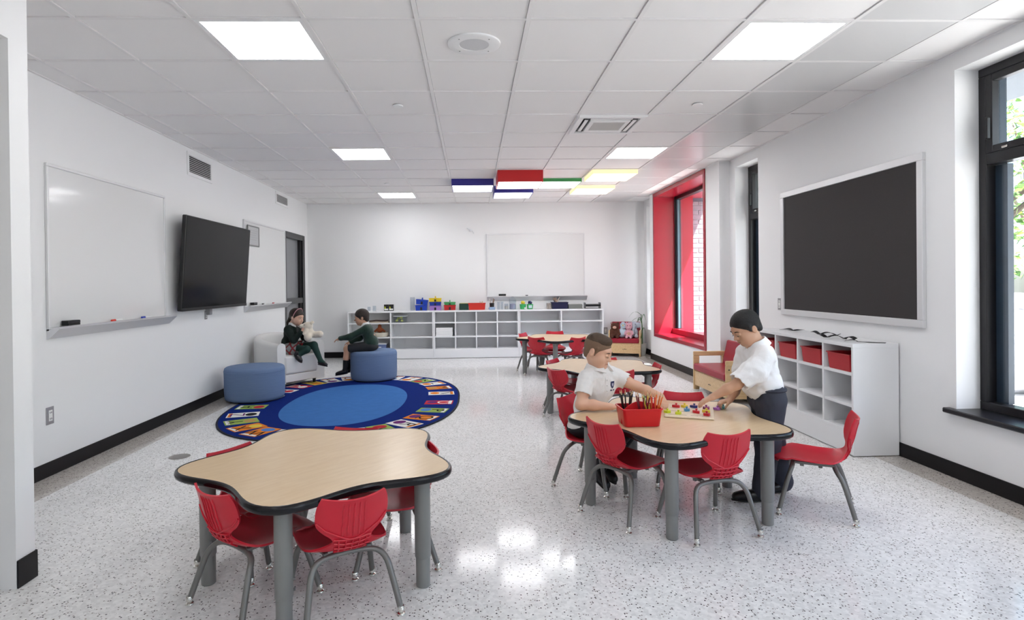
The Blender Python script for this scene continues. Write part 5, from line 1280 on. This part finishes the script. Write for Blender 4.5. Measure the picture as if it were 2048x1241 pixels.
# ------------------------------------------------------------------ things on the play table
TZ = .5128
cd = empty('pencil_caddy', (1.195, -.012, TZ), math.radians(1), 'red plastic pencil caddy on the boys\' table', 'caddy')
M_CAD = mat('red_caddy_plastic', (.60, .012, .018), .32)
w, d_, h_ = .215, .165, .098
def rr(hx, hy, r, z, n=5): return [(x, y, z) for x, y in rrect(hx, hy, r, n)]
rings = [rr(w / 2 - .014, d_ / 2 - .012, .018, 0), rr(w / 2 - .010, d_ / 2 - .009, .020, .004), rr(w / 2, d_ / 2, .018, h_ - .006), rr(w / 2 + .005, d_ / 2 + .005, .020, h_ - .006), rr(w / 2 + .005, d_ / 2 + .005, .020, h_), rr(w / 2 - .003, d_ / 2 - .003, .016, h_), rr(w / 2 - .012, d_ / 2 - .011, .016, .006)]
K = len(rings[0]); vs = [p for r in rings for p in r]
fs = [tuple(range(K))[::-1]] + [(a * K + i, a * K + (i + 1) % K, (a + 1) * K + (i + 1) % K, (a + 1) * K + i) for a in range(len(rings) - 1) for i in range(K)] + [tuple((len(rings) - 1) * K + i for i in range(K))]
MB().add(vs, fs).build('tub', M_CAD, cd, 50)
dv = MB(); pts = [(-w / 2 + .004, .0)]; A_ = []
for i in range(13):
    t = i / 12; A_.append((-w / 2 + .006 + (w - .012) * t, .07 + .055 * math.sin(PI * t)))
n = len(A_); vs = [(x, -.003 + .03 * (x / w), z) for x, z in A_] + [(x, .003 + .03 * (x / w), z) for x, z in A_] + [(x, -.003 + .03 * (x / w), .006) for x, z in A_] + [(x, .003 + .03 * (x / w), .006) for x, z in A_]
fs = []
for i in range(n - 1): fs += [(i, n + i, n + i + 1, i + 1), (2 * n + i, i, i + 1, 2 * n + i + 1), (n + i, 3 * n + i, 3 * n + i + 1, n + i + 1)]
dv.add(vs, fs).build('arched_handle', M_CAD, cd); MB().box(.0, .005, -d_ / 2 + .012, .0, .006, .075).build('divider', M_CAD, cd)
cups = [(-.055, .045), (.020, -.025), (.070, -.020)]
M_PW = mat('pencil_wood', (.62, .42, .24), .6)
pencil_me = {}
def pencil_mesh(nm, col, lead):
    a = MB().tube([(0, 0, 0), (0, 0, .150)], .0036, 6).mesh('barrel', mat('pencil_' + nm, col, .35)); b = MB().tube([(0, 0, .150), (0, 0, .168)], [.0036, .0010], 6, caps=True).mesh('sharpened_tip', M_PW); c = MB().tube([(0, 0, .167), (0, 0, .173)], [.0011, .0003], 6).mesh('lead', mat('lead_' + nm, lead, .5)); return a, b, c
PC = {'black': ((.012, .011, .011), (.02, .02, .02)), 'maroon': ((.16, .008, .02), (.2, .01, .02)), 'orange': ((.75, .16, .02), (.8, .2, .02)), 'green': ((.25, .45, .06), (.2, .4, .05)), 'yellow': ((.80, .55, .06), (.8, .55, .05)), 'red': ((.65, .03, .03), (.6, .03, .03))}
PCM = {k: pencil_mesh(k, *v) for k, v in PC.items()}
LBL = {'black': 'black pencil standing in the left rear of the red caddy', 'maroon': 'dark maroon pencil standing in the middle cup of the red caddy', 'orange': 'orange pencil in the right cup of the red caddy', 'green': 'green pencil in the right cup of the red caddy', 'yellow': 'yellow pencil in the right cup of the red caddy', 'red': 'bright red pencil in the right cup of the red caddy'}
rd = random.Random(4)
sets = [(0, ['black'] * 9), (1, ['maroon'] * 7), (2, ['orange', 'orange', 'orange', 'green', 'green', 'yellow', 'yellow', 'red', 'red', 'orange'])]
for ci, cols_ in sets:
    cx, cy = cups[ci]
    if ci: 
        o = MB().lathe([(.022, 0), (.027, .075), (.0255, .075), (.021, .002), (0, .002)], 20).build('clear_cup', M_CLEAR, None, True, (1.195 + cx, -.012 + cy, TZ + .008)); tag(o, ['', 'clear plastic cup of maroon pencils inside the red caddy', 'clear plastic cup of bright pencils inside the red caddy'][ci], 'cup', 'pencil cups')
    for i, c in enumerate(cols_):
        a = 2 * PI * i / len(cols_) + rd.uniform(-.2, .2); r0 = .012; r1 = rd.uniform(.036, .055) if ci else rd.uniform(.03, .05)
        o = empty('pencil', (1.195 + cx + r0 * math.cos(a), -.012 + cy + r0 * math.sin(a), TZ + .011), 0, LBL[c], 'pencil', 'pencils in the red caddy')
        v = Vector(((r1 - r0) * math.cos(a) + rd.uniform(-.008, .008), (r1 - r0) * math.sin(a), .16)); o.rotation_mode = 'QUATERNION'; o.rotation_quaternion = v.to_track_quat('Z', 'Y')
        for nm, me in zip(('barrel', 'sharpened_tip', 'lead'), PCM[c]): link_mesh(nm, me, o)
# puzzle board
pb = empty('puzzle_board', (1.585, .275, TZ), math.radians(-21.5), 'pale wooden puzzle board with coloured pieces on the boys\' table', 'puzzle')
MB().box(-.135, .135, -.205, .16, 0, .010, b=.003).build('board', wood('pale_ply', (.72, .60, .44), (.78, .67, .50), 4, (10, 2, 2), .4, .1), pb)
for i in range(3):
    for j in range(4): MB().box(-.115 + j * .062, -.075 + j * .062, -.165 + i * .1, -.160 + i * .1, .010, .0104).build('printed_word', mat('print_brown', (.25, .18, .12), .7), pb)
PZ = [(1.530, .351, 'r', 'red'), (1.580, .345, 'y', 'yellow'), (1.634, .330, 'n', 'dark blue'), (1.690, .285, 'm', 'purple'), (1.557, .245, 'b', 'light blue'), (1.592, .185, 'r', 'red'), (1.655, .195, 'y', 'yellow'), (1.478, .165, 'l', 'lime'), (1.427, .205, 'l', 'lime'), (1.625, .115, 'r', 'red')]
PCOL = {'r': (.60, .02, .03), 'y': (.78, .60, .05), 'n': (.02, .03, .16), 'm': (.30, .04, .16), 'b': (.08, .28, .50), 'l': (.62, .68, .03), 'p': (.38, .12, .42), 't': (.12, .45, .48)}
PLB = ['red puzzle piece at the far left of the board', 'yellow puzzle piece at the far edge beside the red one', 'dark blue puzzle piece at the far edge of the board', 'purple puzzle piece at the far right corner of the board', 'light blue puzzle piece in the middle of the board', 'large red puzzle piece right of the light blue one', 'yellow puzzle piece between two red ones on the right', 'lime green puzzle piece at the near left of the board', 'lime green puzzle piece under the seated boy\'s fingers', 'red puzzle piece at the near right corner of the board']
def puzzle_piece(x, y, z, col, seed, label, name='puzzle_piece'):
    r_ = random.Random(seed); o = empty(name, (x, y, z), r_.uniform(0, 3), label, 'puzzle piece', 'puzzle pieces')
    P_ = [((.021 + .005 * math.sin(3 * a + seed)) * math.cos(a), (.017 + .003 * math.cos(2 * a + seed)) * math.sin(a)) for a in [2 * PI * k / 16 for k in range(16)]]
    m = mat('piece_' + col, PCOL[col], .3); MB().prism(P_, 0, .014).build('block', m, o); MB().lathe([(.004, .014), (.004, .018), (.007, .021), (.006, .025), (0, .026)], 12).build('knob', m, o, True)
for i, (x, y, c, _) in enumerate(PZ): puzzle_piece(x, y, TZ + .0102, c, i, PLB[i])
puzzle_piece(1.765, .300, TZ + .0005, 'p', 31, 'purple puzzle piece under the standing boy\'s hand'); puzzle_piece(1.815, .335, TZ + .0005, 't', 32, 'teal puzzle piece beside the purple one at the standing boy\'s hand')

# ------------------------------------------------------------------ black straps lying on the cubby shelf
M_STRAP = mat('black_strap', (.008, .008, .009), .55)
for i, (a, b, lb) in enumerate((((3.22, 2.30), (3.30, 2.08), 'black strap at the far end of the cubby shelf top'), ((3.22, 1.80), (3.33, 1.58), 'bunched black strap in the middle of the cubby shelf top'), ((3.14, 1.50), (3.24, 1.22), 'crumpled black strap with a raised fold on the cubby shelf'), ((3.12, 1.18), (3.31, 1.00), 'straight black strap at the near end of the cubby shelf top'))):
    m = MB(); n = 16; r_ = random.Random(i + 3); dx, dy = b[0] - a[0], b[1] - a[1]; l = math.hypot(dx, dy); px, py = -dy / l, dx / l; top = []; bot = []
    for k in range(n + 1):
        t = k / n; zz = .0012 + (.012 + .012 * (i in (1, 2))) * abs(math.sin(t * (5 + i) + i)) * (0 if i == 3 and t > .3 else 1); off = .012 * math.sin(t * 7 + i * 2)
        c = Vector((a[0] + dx * t + px * off, a[1] + dy * t + py * off, CH + zz if False else .826 + zz)); q = Vector((px, py, .25 * math.sin(t * 6 + i))) * .020
        if abs(q.z) > zz: q.z = math.copysign(zz * .9, q.z)
        top += [c - q + Vector((0, 0, .0012)), c + q + Vector((0, 0, .0012))]; bot += [c - q, c + q]
    K = len(top); fs = []
    for k in range(n): j = 2 * k; fs += [(j, j + 1, j + 3, j + 2), (K + j + 2, K + j + 3, K + j + 1, K + j), (j + 1, K + j + 1, K + j + 3, j + 3), (K + j, j, j + 2, K + j + 2)]
    fs += [(0, K, K + 1, 1), (K - 2, K - 1, 2 * K - 1, 2 * K - 2)]
    tag(m.add(top + bot, fs).build('black_strap', M_STRAP, None, False), lb, 'strap', 'black straps on the cubby shelf')

# ------------------------------------------------------------------ things on and in the back shelves
SZ = SH_H + .0005; SY = 7.2
def art_caddy(x, z, w, h, col, nm, label, tilt=0.0, handle=True):
    o = empty('art_caddy', (x, SY, z), 0, label, 'caddy', 'coloured art caddies'); o.rotation_euler = (0, tilt, 0); m = mat('caddy_' + nm, col, .35)
    b = MB(); v = []
    for s, zz, ins in ((.93, 0, 0), (1, h, 0), (1, h, .005), (.93, .005, .005)): a, c = w / 2 * s - ins, .075 * s - ins; v += [(-a, -c, zz), (a, -c, zz), (a, c, zz), (-a, c, zz)]
    f = [(3, 2, 1, 0), (12, 13, 14, 15)]
    for k in range(3):
        for i in range(4): j = (i + 1) % 4; f.append((k * 4 + i, k * 4 + j, k * 4 + 4 + j, k * 4 + 4 + i))
    b.add(v, f).build('tub', m, o); MB().box(-w / 2 - .004, w / 2 + .004, -.080, -.074, h - .012, h, b=.002).build('rim', m, o)
    MB().box(-.016, .016, -.0765, -.074, .004, h * .62).build('front_slot', M_BLACK, o)
    if handle: MB().tube([(0, -.06, h - .01), (0, -.05, h + .03), (0, .05, h + .03), (0, .06, h - .01)], .008, 8).build('handle', m, o, True)
BLU = (.012, .055, .45)
art_caddy(-.614, SZ, .205, .095, BLU, 'blue', 'lower blue art caddy on the back shelf', 0, False); art_caddy(-.606, SZ + .105, .205, .085, BLU, 'blue', 'upper blue art caddy, tilted, stacked on another blue one', .10)
art_caddy(-.368, SZ, .205, .082, (.36, .20, .55), 'lilac', 'lilac art caddy at the bottom of the three-colour stack', 0, False); art_caddy(-.368, SZ + .084, .205, .066, (.015, .04, .30), 'navyblue', 'blue art caddy in the middle of the three-colour stack', 0, False); art_caddy(-.368, SZ + .152, .215, .062, (.80, .58, .03), 'yellow', 'yellow art caddy on top of the three-colour stack')
art_caddy(-.113, SZ, .205, .090, (.48, .02, .02), 'red', 'red art caddy under a green one on the back shelf', 0, False); art_caddy(-.113, SZ + .092, .20, .050, (.06, .30, .10), 'green', 'green art caddy on top of a red one')
o = empty('document_box', (.134, SY, SZ), 0, 'dark green box on the back shelf between caddies', 'box'); MB().box(-.082, .082, -.07, .07, 0, .115, b=.003).build('carton', mat('dark_green_card', (.012, .045, .032), .5), o); MB().box(-.07, .072, -.05, .06, .1155, .122).build('paper_pad', mat('yellow_pad', (.75, .65, .25), .8), o)
o = basket('red_tray', .30, .16, .115, mat('red_tray', (.60, .03, .02), .35)); o.location = (.363, SY, SZ); tag(o, 'open red tray with cups of supplies on the back shelf', 'tray')
def clear_jar(x, w, h, label, fill=None, lid=False, y=SY, z=SZ):
    o = empty('clear_jar', (x, y, z), 0, label, 'jar', 'clear jars on the back shelf'); MB().lathe([(w * .46, 0), (w * .5, .006), (w * .5, h - .006), (w * .47, h), (w * .44, h - .004), (w * .44, .006), (0, .006)], 20).build('jar_wall', M_CLEAR, o, True)
    if fill: MB().lathe([(w * .42, .008), (w * .42, h * .55), (w * .2, h * .62), (0, h * .6)], 16).build('contents', mat('fill_' + fill[0], fill[1], .8, noise=(80, .5)), o, True)
    if lid: MB().lathe([(w * .5, h), (w * .5, h + .012), (w * .15, h + .06), (0, h + .065)], 20).build('lid', M_CLEAR, o, True)
def brush_cup(x, y, z, w, h, ccol, nm, label, bl, n, bcol):
    o = empty('brush_cup', (x, y, z), 0, label, 'cup'); MB().lathe([(w * .45, 0), (w * .5, h), (w * .46, h), (w * .42, .005), (0, .005)], 18).build('cup', mat('cup_' + nm, ccol, .45), o, True); r_ = random.Random(int(x * 100))
    for k in range(n):
        a = r_.uniform(0, 6.28); MB().tube([(.01 * math.cos(a), .01 * math.sin(a), .008), (w * .55 * math.cos(a), w * .4 * math.sin(a), h + bl * r_.uniform(.6, 1))], .0042, 6).build('stick', mat('stick_%s_%d' % (nm, k % 2), bcol[k % 2], .6), o)
clear_jar(-1.534, .055, .075, 'tiny clear jar at the left end of the back shelf, first'); clear_jar(-1.44, .06, .09, 'tiny clear jar at the left end of the back shelf, second')
for i, x in enumerate((-1.228, -1.142)):
    o = empty('picture_box', (x, SY, SZ), 0, ['black box with yellow and white print, left of the pair', 'black box with yellow and white print, right of the pair'][i], 'box', 'black printed boxes'); MB().box(-.040, .040, -.03, .03, 0, .112, b=.002).build('carton', M_BLACK, o)
    MB().box(-.034, .034, -.0308, -.030, .012, .040).build('white_band', M_WHITE, o); MB().add([(-.034, -.0306, .042), (-.006, -.0306, .042), (-.022, -.0306, .085)], [(0, 1, 2)]).build('yellow_mark', mat('yellow_print', (.72, .75, .05), .6), o)
clear_jar(-.772, .085, .235, 'tall clear cylinder left of the blue caddies')
clear_jar(.30, .045, .10, 'clear cup standing in the red tray', None, False, SY - .02, SZ + .01)
brush_cup(.44, SY, SZ + .008, .05, .10, (.75, .72, .68), 'tray', 'cup of sticks standing in the red tray', .05, 7, ((.45, .30, .18), (.70, .55, .38)))
brush_cup(.628, SY, SZ + .046, .085, .07, (.015, .015, .016), 'black', 'black cup full of paint brushes on a blue base', .085, 14, ((.25, .16, .12), (.65, .60, .55)))
tag(MB().box(-.055, .055, -.05, .05, 0, .045, b=.006).build('blue_base_box', mat('pale_blue_base', (.30, .42, .60), .5), None, False, (.628, SY, SZ)), 'pale blue base box under the brush cup', 'box')
clear_jar(.745, .05, .135, 'slim clear jar right of the brush cup, first'); clear_jar(.805, .05, .135, 'slim clear jar right of the brush cup, second'); clear_jar(.880, .07, .10, 'short clear jar with pale beads', ('beads', (.70, .62, .55)))
clear_jar(.995, .125, .165, 'wide clear canister with peaked lid and grey contents', ('grey', (.38, .38, .50)), True)
M_GB = mat('green_bucket', (.05, .42, .12), .4)
for i, (x, c, nm) in enumerate(((1.177, (.75, .62, .04), 'yellow'), (1.302, (.02, .025, .10), 'navy'))):
    o = empty('green_bucket', (x, SY, SZ), 0, ['green bucket with yellow tool handles on the back shelf', 'green bucket with navy tool handles and a pale label'][i], 'bucket', 'green buckets'); MB().lathe([(.048, 0), (.058, .088), (.055, .088), (.045, .005), (0, .005)], 20).build('pail', M_GB, o, True)
    for k in range(5): a = k * 1.26; MB().ell((.022 * math.cos(a), .022 * math.sin(a), .112 + .012 * (k % 2)), (.017, .012, .024), 10, 7).build('tool_handle', mat('handle_' + nm, c, .4), o, True)
    if i: MB().box(-.03, .03, -.060, -.054, .02, .07).build('label_card', mat('pale_label', (.55, .72, .75), .6), o)
    else: MB().box(.02, .05, -.056, -.050, .008, .032).build('label_card', M_WHITE, o)
o = basket('navy_basket', .285, .17, .115, mat('navy_plastic', (.010, .012, .055), .4)); o.location = (1.825, SY, SZ); tag(o, 'navy blue basket heaped with pencils on the back shelf', 'basket')
r_ = random.Random(9)
for k in range(12):
    m = MB().tube([(1.76 + r_.uniform(-.03, .05), SY - .03 + .005 * k, SZ + .05 + .006 * k), (1.70 + r_.uniform(0, .16), SY - .04 + r_.uniform(0, .08), SZ + .15 + r_.uniform(.0, .06))], .006, 6)
    tag(m.build('loose_pencil', mat('loose_pencil_%d' % (k % 3), ((.45, .30, .20), (.06, .05, .05), (.62, .50, .40))[k % 3], .5), None, False), 'pencil sticking out of the navy basket', 'pencil', 'pencils heaped in the navy basket')
tag(MB().box(-.035, .035, -.06, .06, 0, .10, b=.003).build('wood_print_box', wood('dark_stripe_box', (.10, .08, .07), (.5, .45, .4), 6, (20, 2, 2)), None, False, (1.635, SY, SZ)), 'small streaky box left of the navy basket', 'box')
for k in range(6): tag(MB().box(-.125 + .004 * (k % 2), .125 - .003 * (k % 3), -.08, .08, 0, .0125, b=.001).build('paper_pack', mat('grey_paper_%d' % (k % 2), ((.16, .17, .16), (.24, .25, .23))[k % 2], .7), None, False, (2.10, SY, SZ + k * .0132)), 'grey-green folder in the flat stack beside the navy basket', 'folder', 'stacked folders on the back shelf')
o = empty('letter_tray', (2.41, SY, SZ), 0, 'black letter tray at the right end of the back shelf', 'tray')
for k in range(3): MB().box(-.135, .135, -.09, .09, k * .036, k * .036 + .004).build('tray_shelf', M_BLACK, o)
for sx in (-.135, .131): MB().box(sx, sx + .004, -.09, .09, 0, .105).build('tray_side', mat('smoke_plastic', (.04, .045, .06), .25), o)
MB().box(-.12, .12, -.07, .08, .0405, .065).build('tray_paper', mat('dark_paper', (.02, .02, .025), .7), o)
# in the shelves
def lidded_bin(x, z, w, h, mb_, ml_, label):
    o = empty('storage_bin', (x, 7.18, z), 0, label, 'storage bin', 'storage bins in the left shelf'); q = MB(); v = []
    for s, zz in ((.92, 0), (1, h)): a, c = w / 2 * s, .10 * s; v += [(-a, -c, zz), (a, -c, zz), (a, c, zz), (-a, c, zz)]
    q.add(v, [(3, 2, 1, 0), (0, 1, 5, 4), (1, 2, 6, 5), (2, 3, 7, 6), (3, 0, 4, 7)]).build('tub', mb_, o); MB().box(-w / 2 - .006, w / 2 + .006, -.108, .106, h, h + .014, b=.003).build('lid', ml_, o); return o
zt, zm, zb = .6325, .3855, .1675
o = lidded_bin(-.985, zt, .22, .105, M_CLEAR, mat('grey_lid', (.55, .58, .60), .4), 'clear lidded bin of yellow balls on the top shelf')
for k, (dx, dz) in enumerate(((-.03, .07), (.03, .03), (-.06, .03), (.02, .085))): tag(MB().ell((0, 0, 0), (.026, .026, .022), 12, 8).build('yellow_ball', mat('yellow_green', (.62, .66, .22), .6), None, True, (-.985 + dx, 7.16, zt + dz)), 'pale yellow ball inside the clear lidded bin', 'ball', 'balls in the clear bin')
o = empty('flat_tray', (-1.345, 7.18, zt), 0, 'flat tray with dark handles on the top left shelf', 'tray'); MB().box(-.15, .16, -.09, .09, 0, .020, b=.004).build('tray_base', mat('beige_tray', (.55, .45, .35), .6), o); MB().tube([(-.17, -.08, .03), (-.05, -.085, .042), (.1, -.085, .035), (.165, -.08, .045)], .012, 8).build('dark_handle', mat('dark_brown', (.04, .02, .015), .5), o, True)
o = empty('cream_basket', (-1.32, 7.17, zm), 0, 'cream round basket on the middle left shelf', 'basket'); MB().lathe([(.10, 0), (.125, .03), (.130, .075), (.123, .075), (.10, .008), (0, .008)], 28).build('bowl', mat('cream_weave', (.72, .66, .55), .8, bump=(120, .6, .004)), o, True)
S = Sdf(.006); S.el((0, 0, .10), (.055, .04, .05), None, .02); S.el((0, 0, .165), (.032, .03, .032), None, .02); S.rc((-.05, 0, .10), (-.085, 0, .075), .02, .018, .02); S.rc((.05, 0, .10), (.085, 0, .075), .02, .018, .02)
me = S.mesh('toy_figure', mat('rust_orange_plush', (.28, .07, .025), .9)); o = link_mesh('toy_figure', me, None, (-1.345, 7.165, zm + .02)); tag(o, 'rust orange soft toy sitting in the cream basket', 'toy')
lidded_bin(-1.345, zb, .25, .09, mat('blue_bin', (.13, .18, .36), .35), M_WHITE, 'blue bin with white lid on the bottom left shelf')
MB().box(-.035, .035, -.102, -.098, .035, .047).build('label', M_WHITE, [q for q in bpy.data.objects if q.get('label') == 'blue bin with white lid on the bottom left shelf'][0])
lidded_bin(-1.74, zb, .20, .085, M_CLEAR, mat('grey_lid', (.5, .5, .5), .4), 'clear bin at the bottom left corner of the shelves')
for k in range(4): tag(MB().box(-.145, .145, -.11, .11, 0, .036, b=.002).build('white_box', mat('white_card', (.82, .82, .83), .6), None, False, (-.215 + .004 * (k % 2), 7.19, zm + k * .0365)), ['lowest flat white box in the cubby stack', 'second flat white box in the cubby stack', 'third flat white box in the cubby stack', 'topmost flat white box in the cubby stack'][k], 'box', 'white boxes in the cubby')

# ------------------------------------------------------------------ plush toys on the far armchair
def plush(name, loc, prims, m, label, extra=()):
    o = empty(name, loc, math.radians(-18), label, 'plush toy', 'plush toys on the armchair'); o.scale = (1.2, 1.2, 1.2); S = Sdf(.006)
    for p in prims:
        if len(p) == 2: S.el(p[0], p[1], None, .02)
        else: S.rc(p[0], p[1], p[2], p[3], .02)
    q = link_mesh('plush_body', S.mesh('plush_body', m), o)
    for nm, c, r, mm in extra: MB().ell(c, r, 12, 8).build(nm, mm, o, True)
    return o
SEAT = .317
M_PB = mat('brown_plush', (.10, .035, .02), .95, bump=(140, .9, .01)); M_PL = mat('pale_blue_plush', (.52, .64, .74), .95); M_PP = mat('pink_plush', (.72, .40, .46), .95); M_PG = mat('grey_plush', (.50, .53, .60), .95); M_PT = mat('tan_plush', (.62, .38, .28), .95)
plush('plush_bear', (2.790, 7.10, SEAT), [((0, 0, .075), (.062, .055, .075)), ((0, -.02, .165), (.060, .055, .055)), ((-.045, -.01, .215), (.018, .012, .018)), ((.045, -.01, .215), (.018, .012, .018)), ((-.05, -.03, .11), (-.07, -.06, .05), .022, .020), ((.05, -.03, .11), (.07, -.05, .06), .022, .020), ((-.035, -.05, .03), (-.04, -.10, .025), .028, .026), ((.035, -.05, .03), (.04, -.10, .025), .028, .026)], M_PB, 'shaggy brown plush toy at the left of the armchair', (('muzzle', (0, -.068, .155), (.028, .02, .022), M_PT), ('eye', (-.022, -.07, .178), (.006, .005, .006), M_BLACK), ('eye', (.022, -.07, .178), (.006, .005, .006), M_BLACK), ('ear_lining', (-.045, -.022, .215), (.010, .004, .010), M_PP)))
plush('plush_bird', (2.905, 7.055, SEAT), [((0, 0, .07), (.062, .055, .068)), ((.015, 0, .185), (.042, .042, .048)), ((.01, 0, .12), (.015, 0, .18), .03, .03), ((-.06, -.01, .10), (-.075, -.02, .05), .018, .014), ((.06, -.01, .10), (.075, -.02, .05), .018, .014)], M_PL, 'pale blue plush bird second from the left on the armchair', (('beak', (.015, -.048, .185), (.012, .016, .008), mat('beak_yellow', (.75, .55, .08), .6)), ('eye', (.0, -.04, .205), (.006, .005, .006), M_BLACK), ('eye', (.032, -.04, .205), (.006, .005, .006), M_BLACK), ('scarf', (.014, 0, .135), (.036, .036, .012), mat('scarf_grey', (.12, .14, .18), .9))))
plush('plush_pig', (3.015, 7.015, SEAT), [((0, 0, .065), (.048, .045, .06)), ((0, -.005, .165), (.052, .048, .050)), ((-.035, 0, .215), (.014, .010, .018)), ((.035, 0, .215), (.014, .010, .018)), ((-.025, -.04, .025), (-.03, -.09, .02), .022, .020), ((.025, -.04, .025), (.03, -.09, .02), .022, .020), ((-.045, -.02, .095), (-.055, -.05, .06), .016, .014), ((.045, -.02, .095), (.055, -.05, .06), .016, .014)], M_PP, 'pink plush pig third from the left on the armchair', (('snout', (0, -.055, .155), (.018, .014, .014), mat('pink_snout', (.75, .48, .52), .9)), ('eye', (-.02, -.046, .182), (.006, .005, .006), M_BLACK), ('eye', (.02, -.046, .182), (.006, .005, .006), M_BLACK), ('belly', (0, -.032, .06), (.03, .018, .035), M_PT)))
plush('plush_elephant', (3.115, 7.07, SEAT), [((0, 0, .075), (.058, .055, .075)), ((0, -.01, .185), (.055, .052, .055)), ((-.066, 0, .185), (.034, .010, .045)), ((.066, 0, .185), (.034, .010, .045)), ((0, -.055, .175), (0, -.085, .12), .018, .014), ((0, -.085, .12), (.005, -.09, .07), .014, .011), ((-.035, -.045, .03), (-.04, -.09, .025), .028, .027), ((.035, -.045, .03), (.04, -.09, .025), .028, .027)], M_PG, 'grey plush elephant at the right of the armchair', (('eye', (-.025, -.058, .20), (.006, .005, .006), M_BLACK), ('eye', (.025, -.058, .20), (.006, .005, .006), M_BLACK)))
# ------------------------------------------------------------------ plant in the far corner
pt = empty('potted_plant', (3.275, 7.13, 0), 0, 'potted plant with long arching leaves in the far right corner', 'plant')
MB().lathe([(.06, 0), (.085, .20), (.09, .205), (.082, .205), (.075, .17), (0, .17)], 24).build('pot', mat('white_pot', (.75, .75, .73), .4), pt, True)
M_PLF = mat('plant_leaf', (.07, .17, .06), .5); MB().tube([(0, 0, .17), (.01, 0, .45), (-.005, .01, .72)], [.012, .009, .006], 8).build('stem', M_PLF, pt, True)
for k, (dx, dy, z0, up, ln) in enumerate(((-.24, -.03, .70, .10, 1), (-.22, -.06, .66, .02, 1), (-.10, -.05, .60, .10, 1), (.05, -.06, .62, .14, 1), (-.06, .08, .55, .12, 1), (-.07, -.02, .34, .14, 1), (.07, .02, .36, .16, 1), (-.04, -.07, .28, .12, 1))):
    top = []; n = 8
    for i in range(n + 1):
        t = i / n; c = Vector((dx * t, dy * t, z0 + up * math.sin(t * 2.4) - .10 * t * t)); wv = .011 * math.sin(PI * min(1, .12 + t * .88)) + .001; pr = Vector((-dy, dx, 0)).normalized() * wv; top += [c - pr, c + pr + Vector((0, 0, .003))]
    th_ = [p - Vector((0, 0, .0015)) for p in top]; K = len(top)
    MB().add(top + th_, [(2 * i, 2 * i + 1, 2 * i + 3, 2 * i + 2) for i in range(n)] + [(K + 2 * i + 2, K + 2 * i + 3, K + 2 * i + 1, K + 2 * i) for i in range(n)]).build('leaf', M_PLF, pt, True)
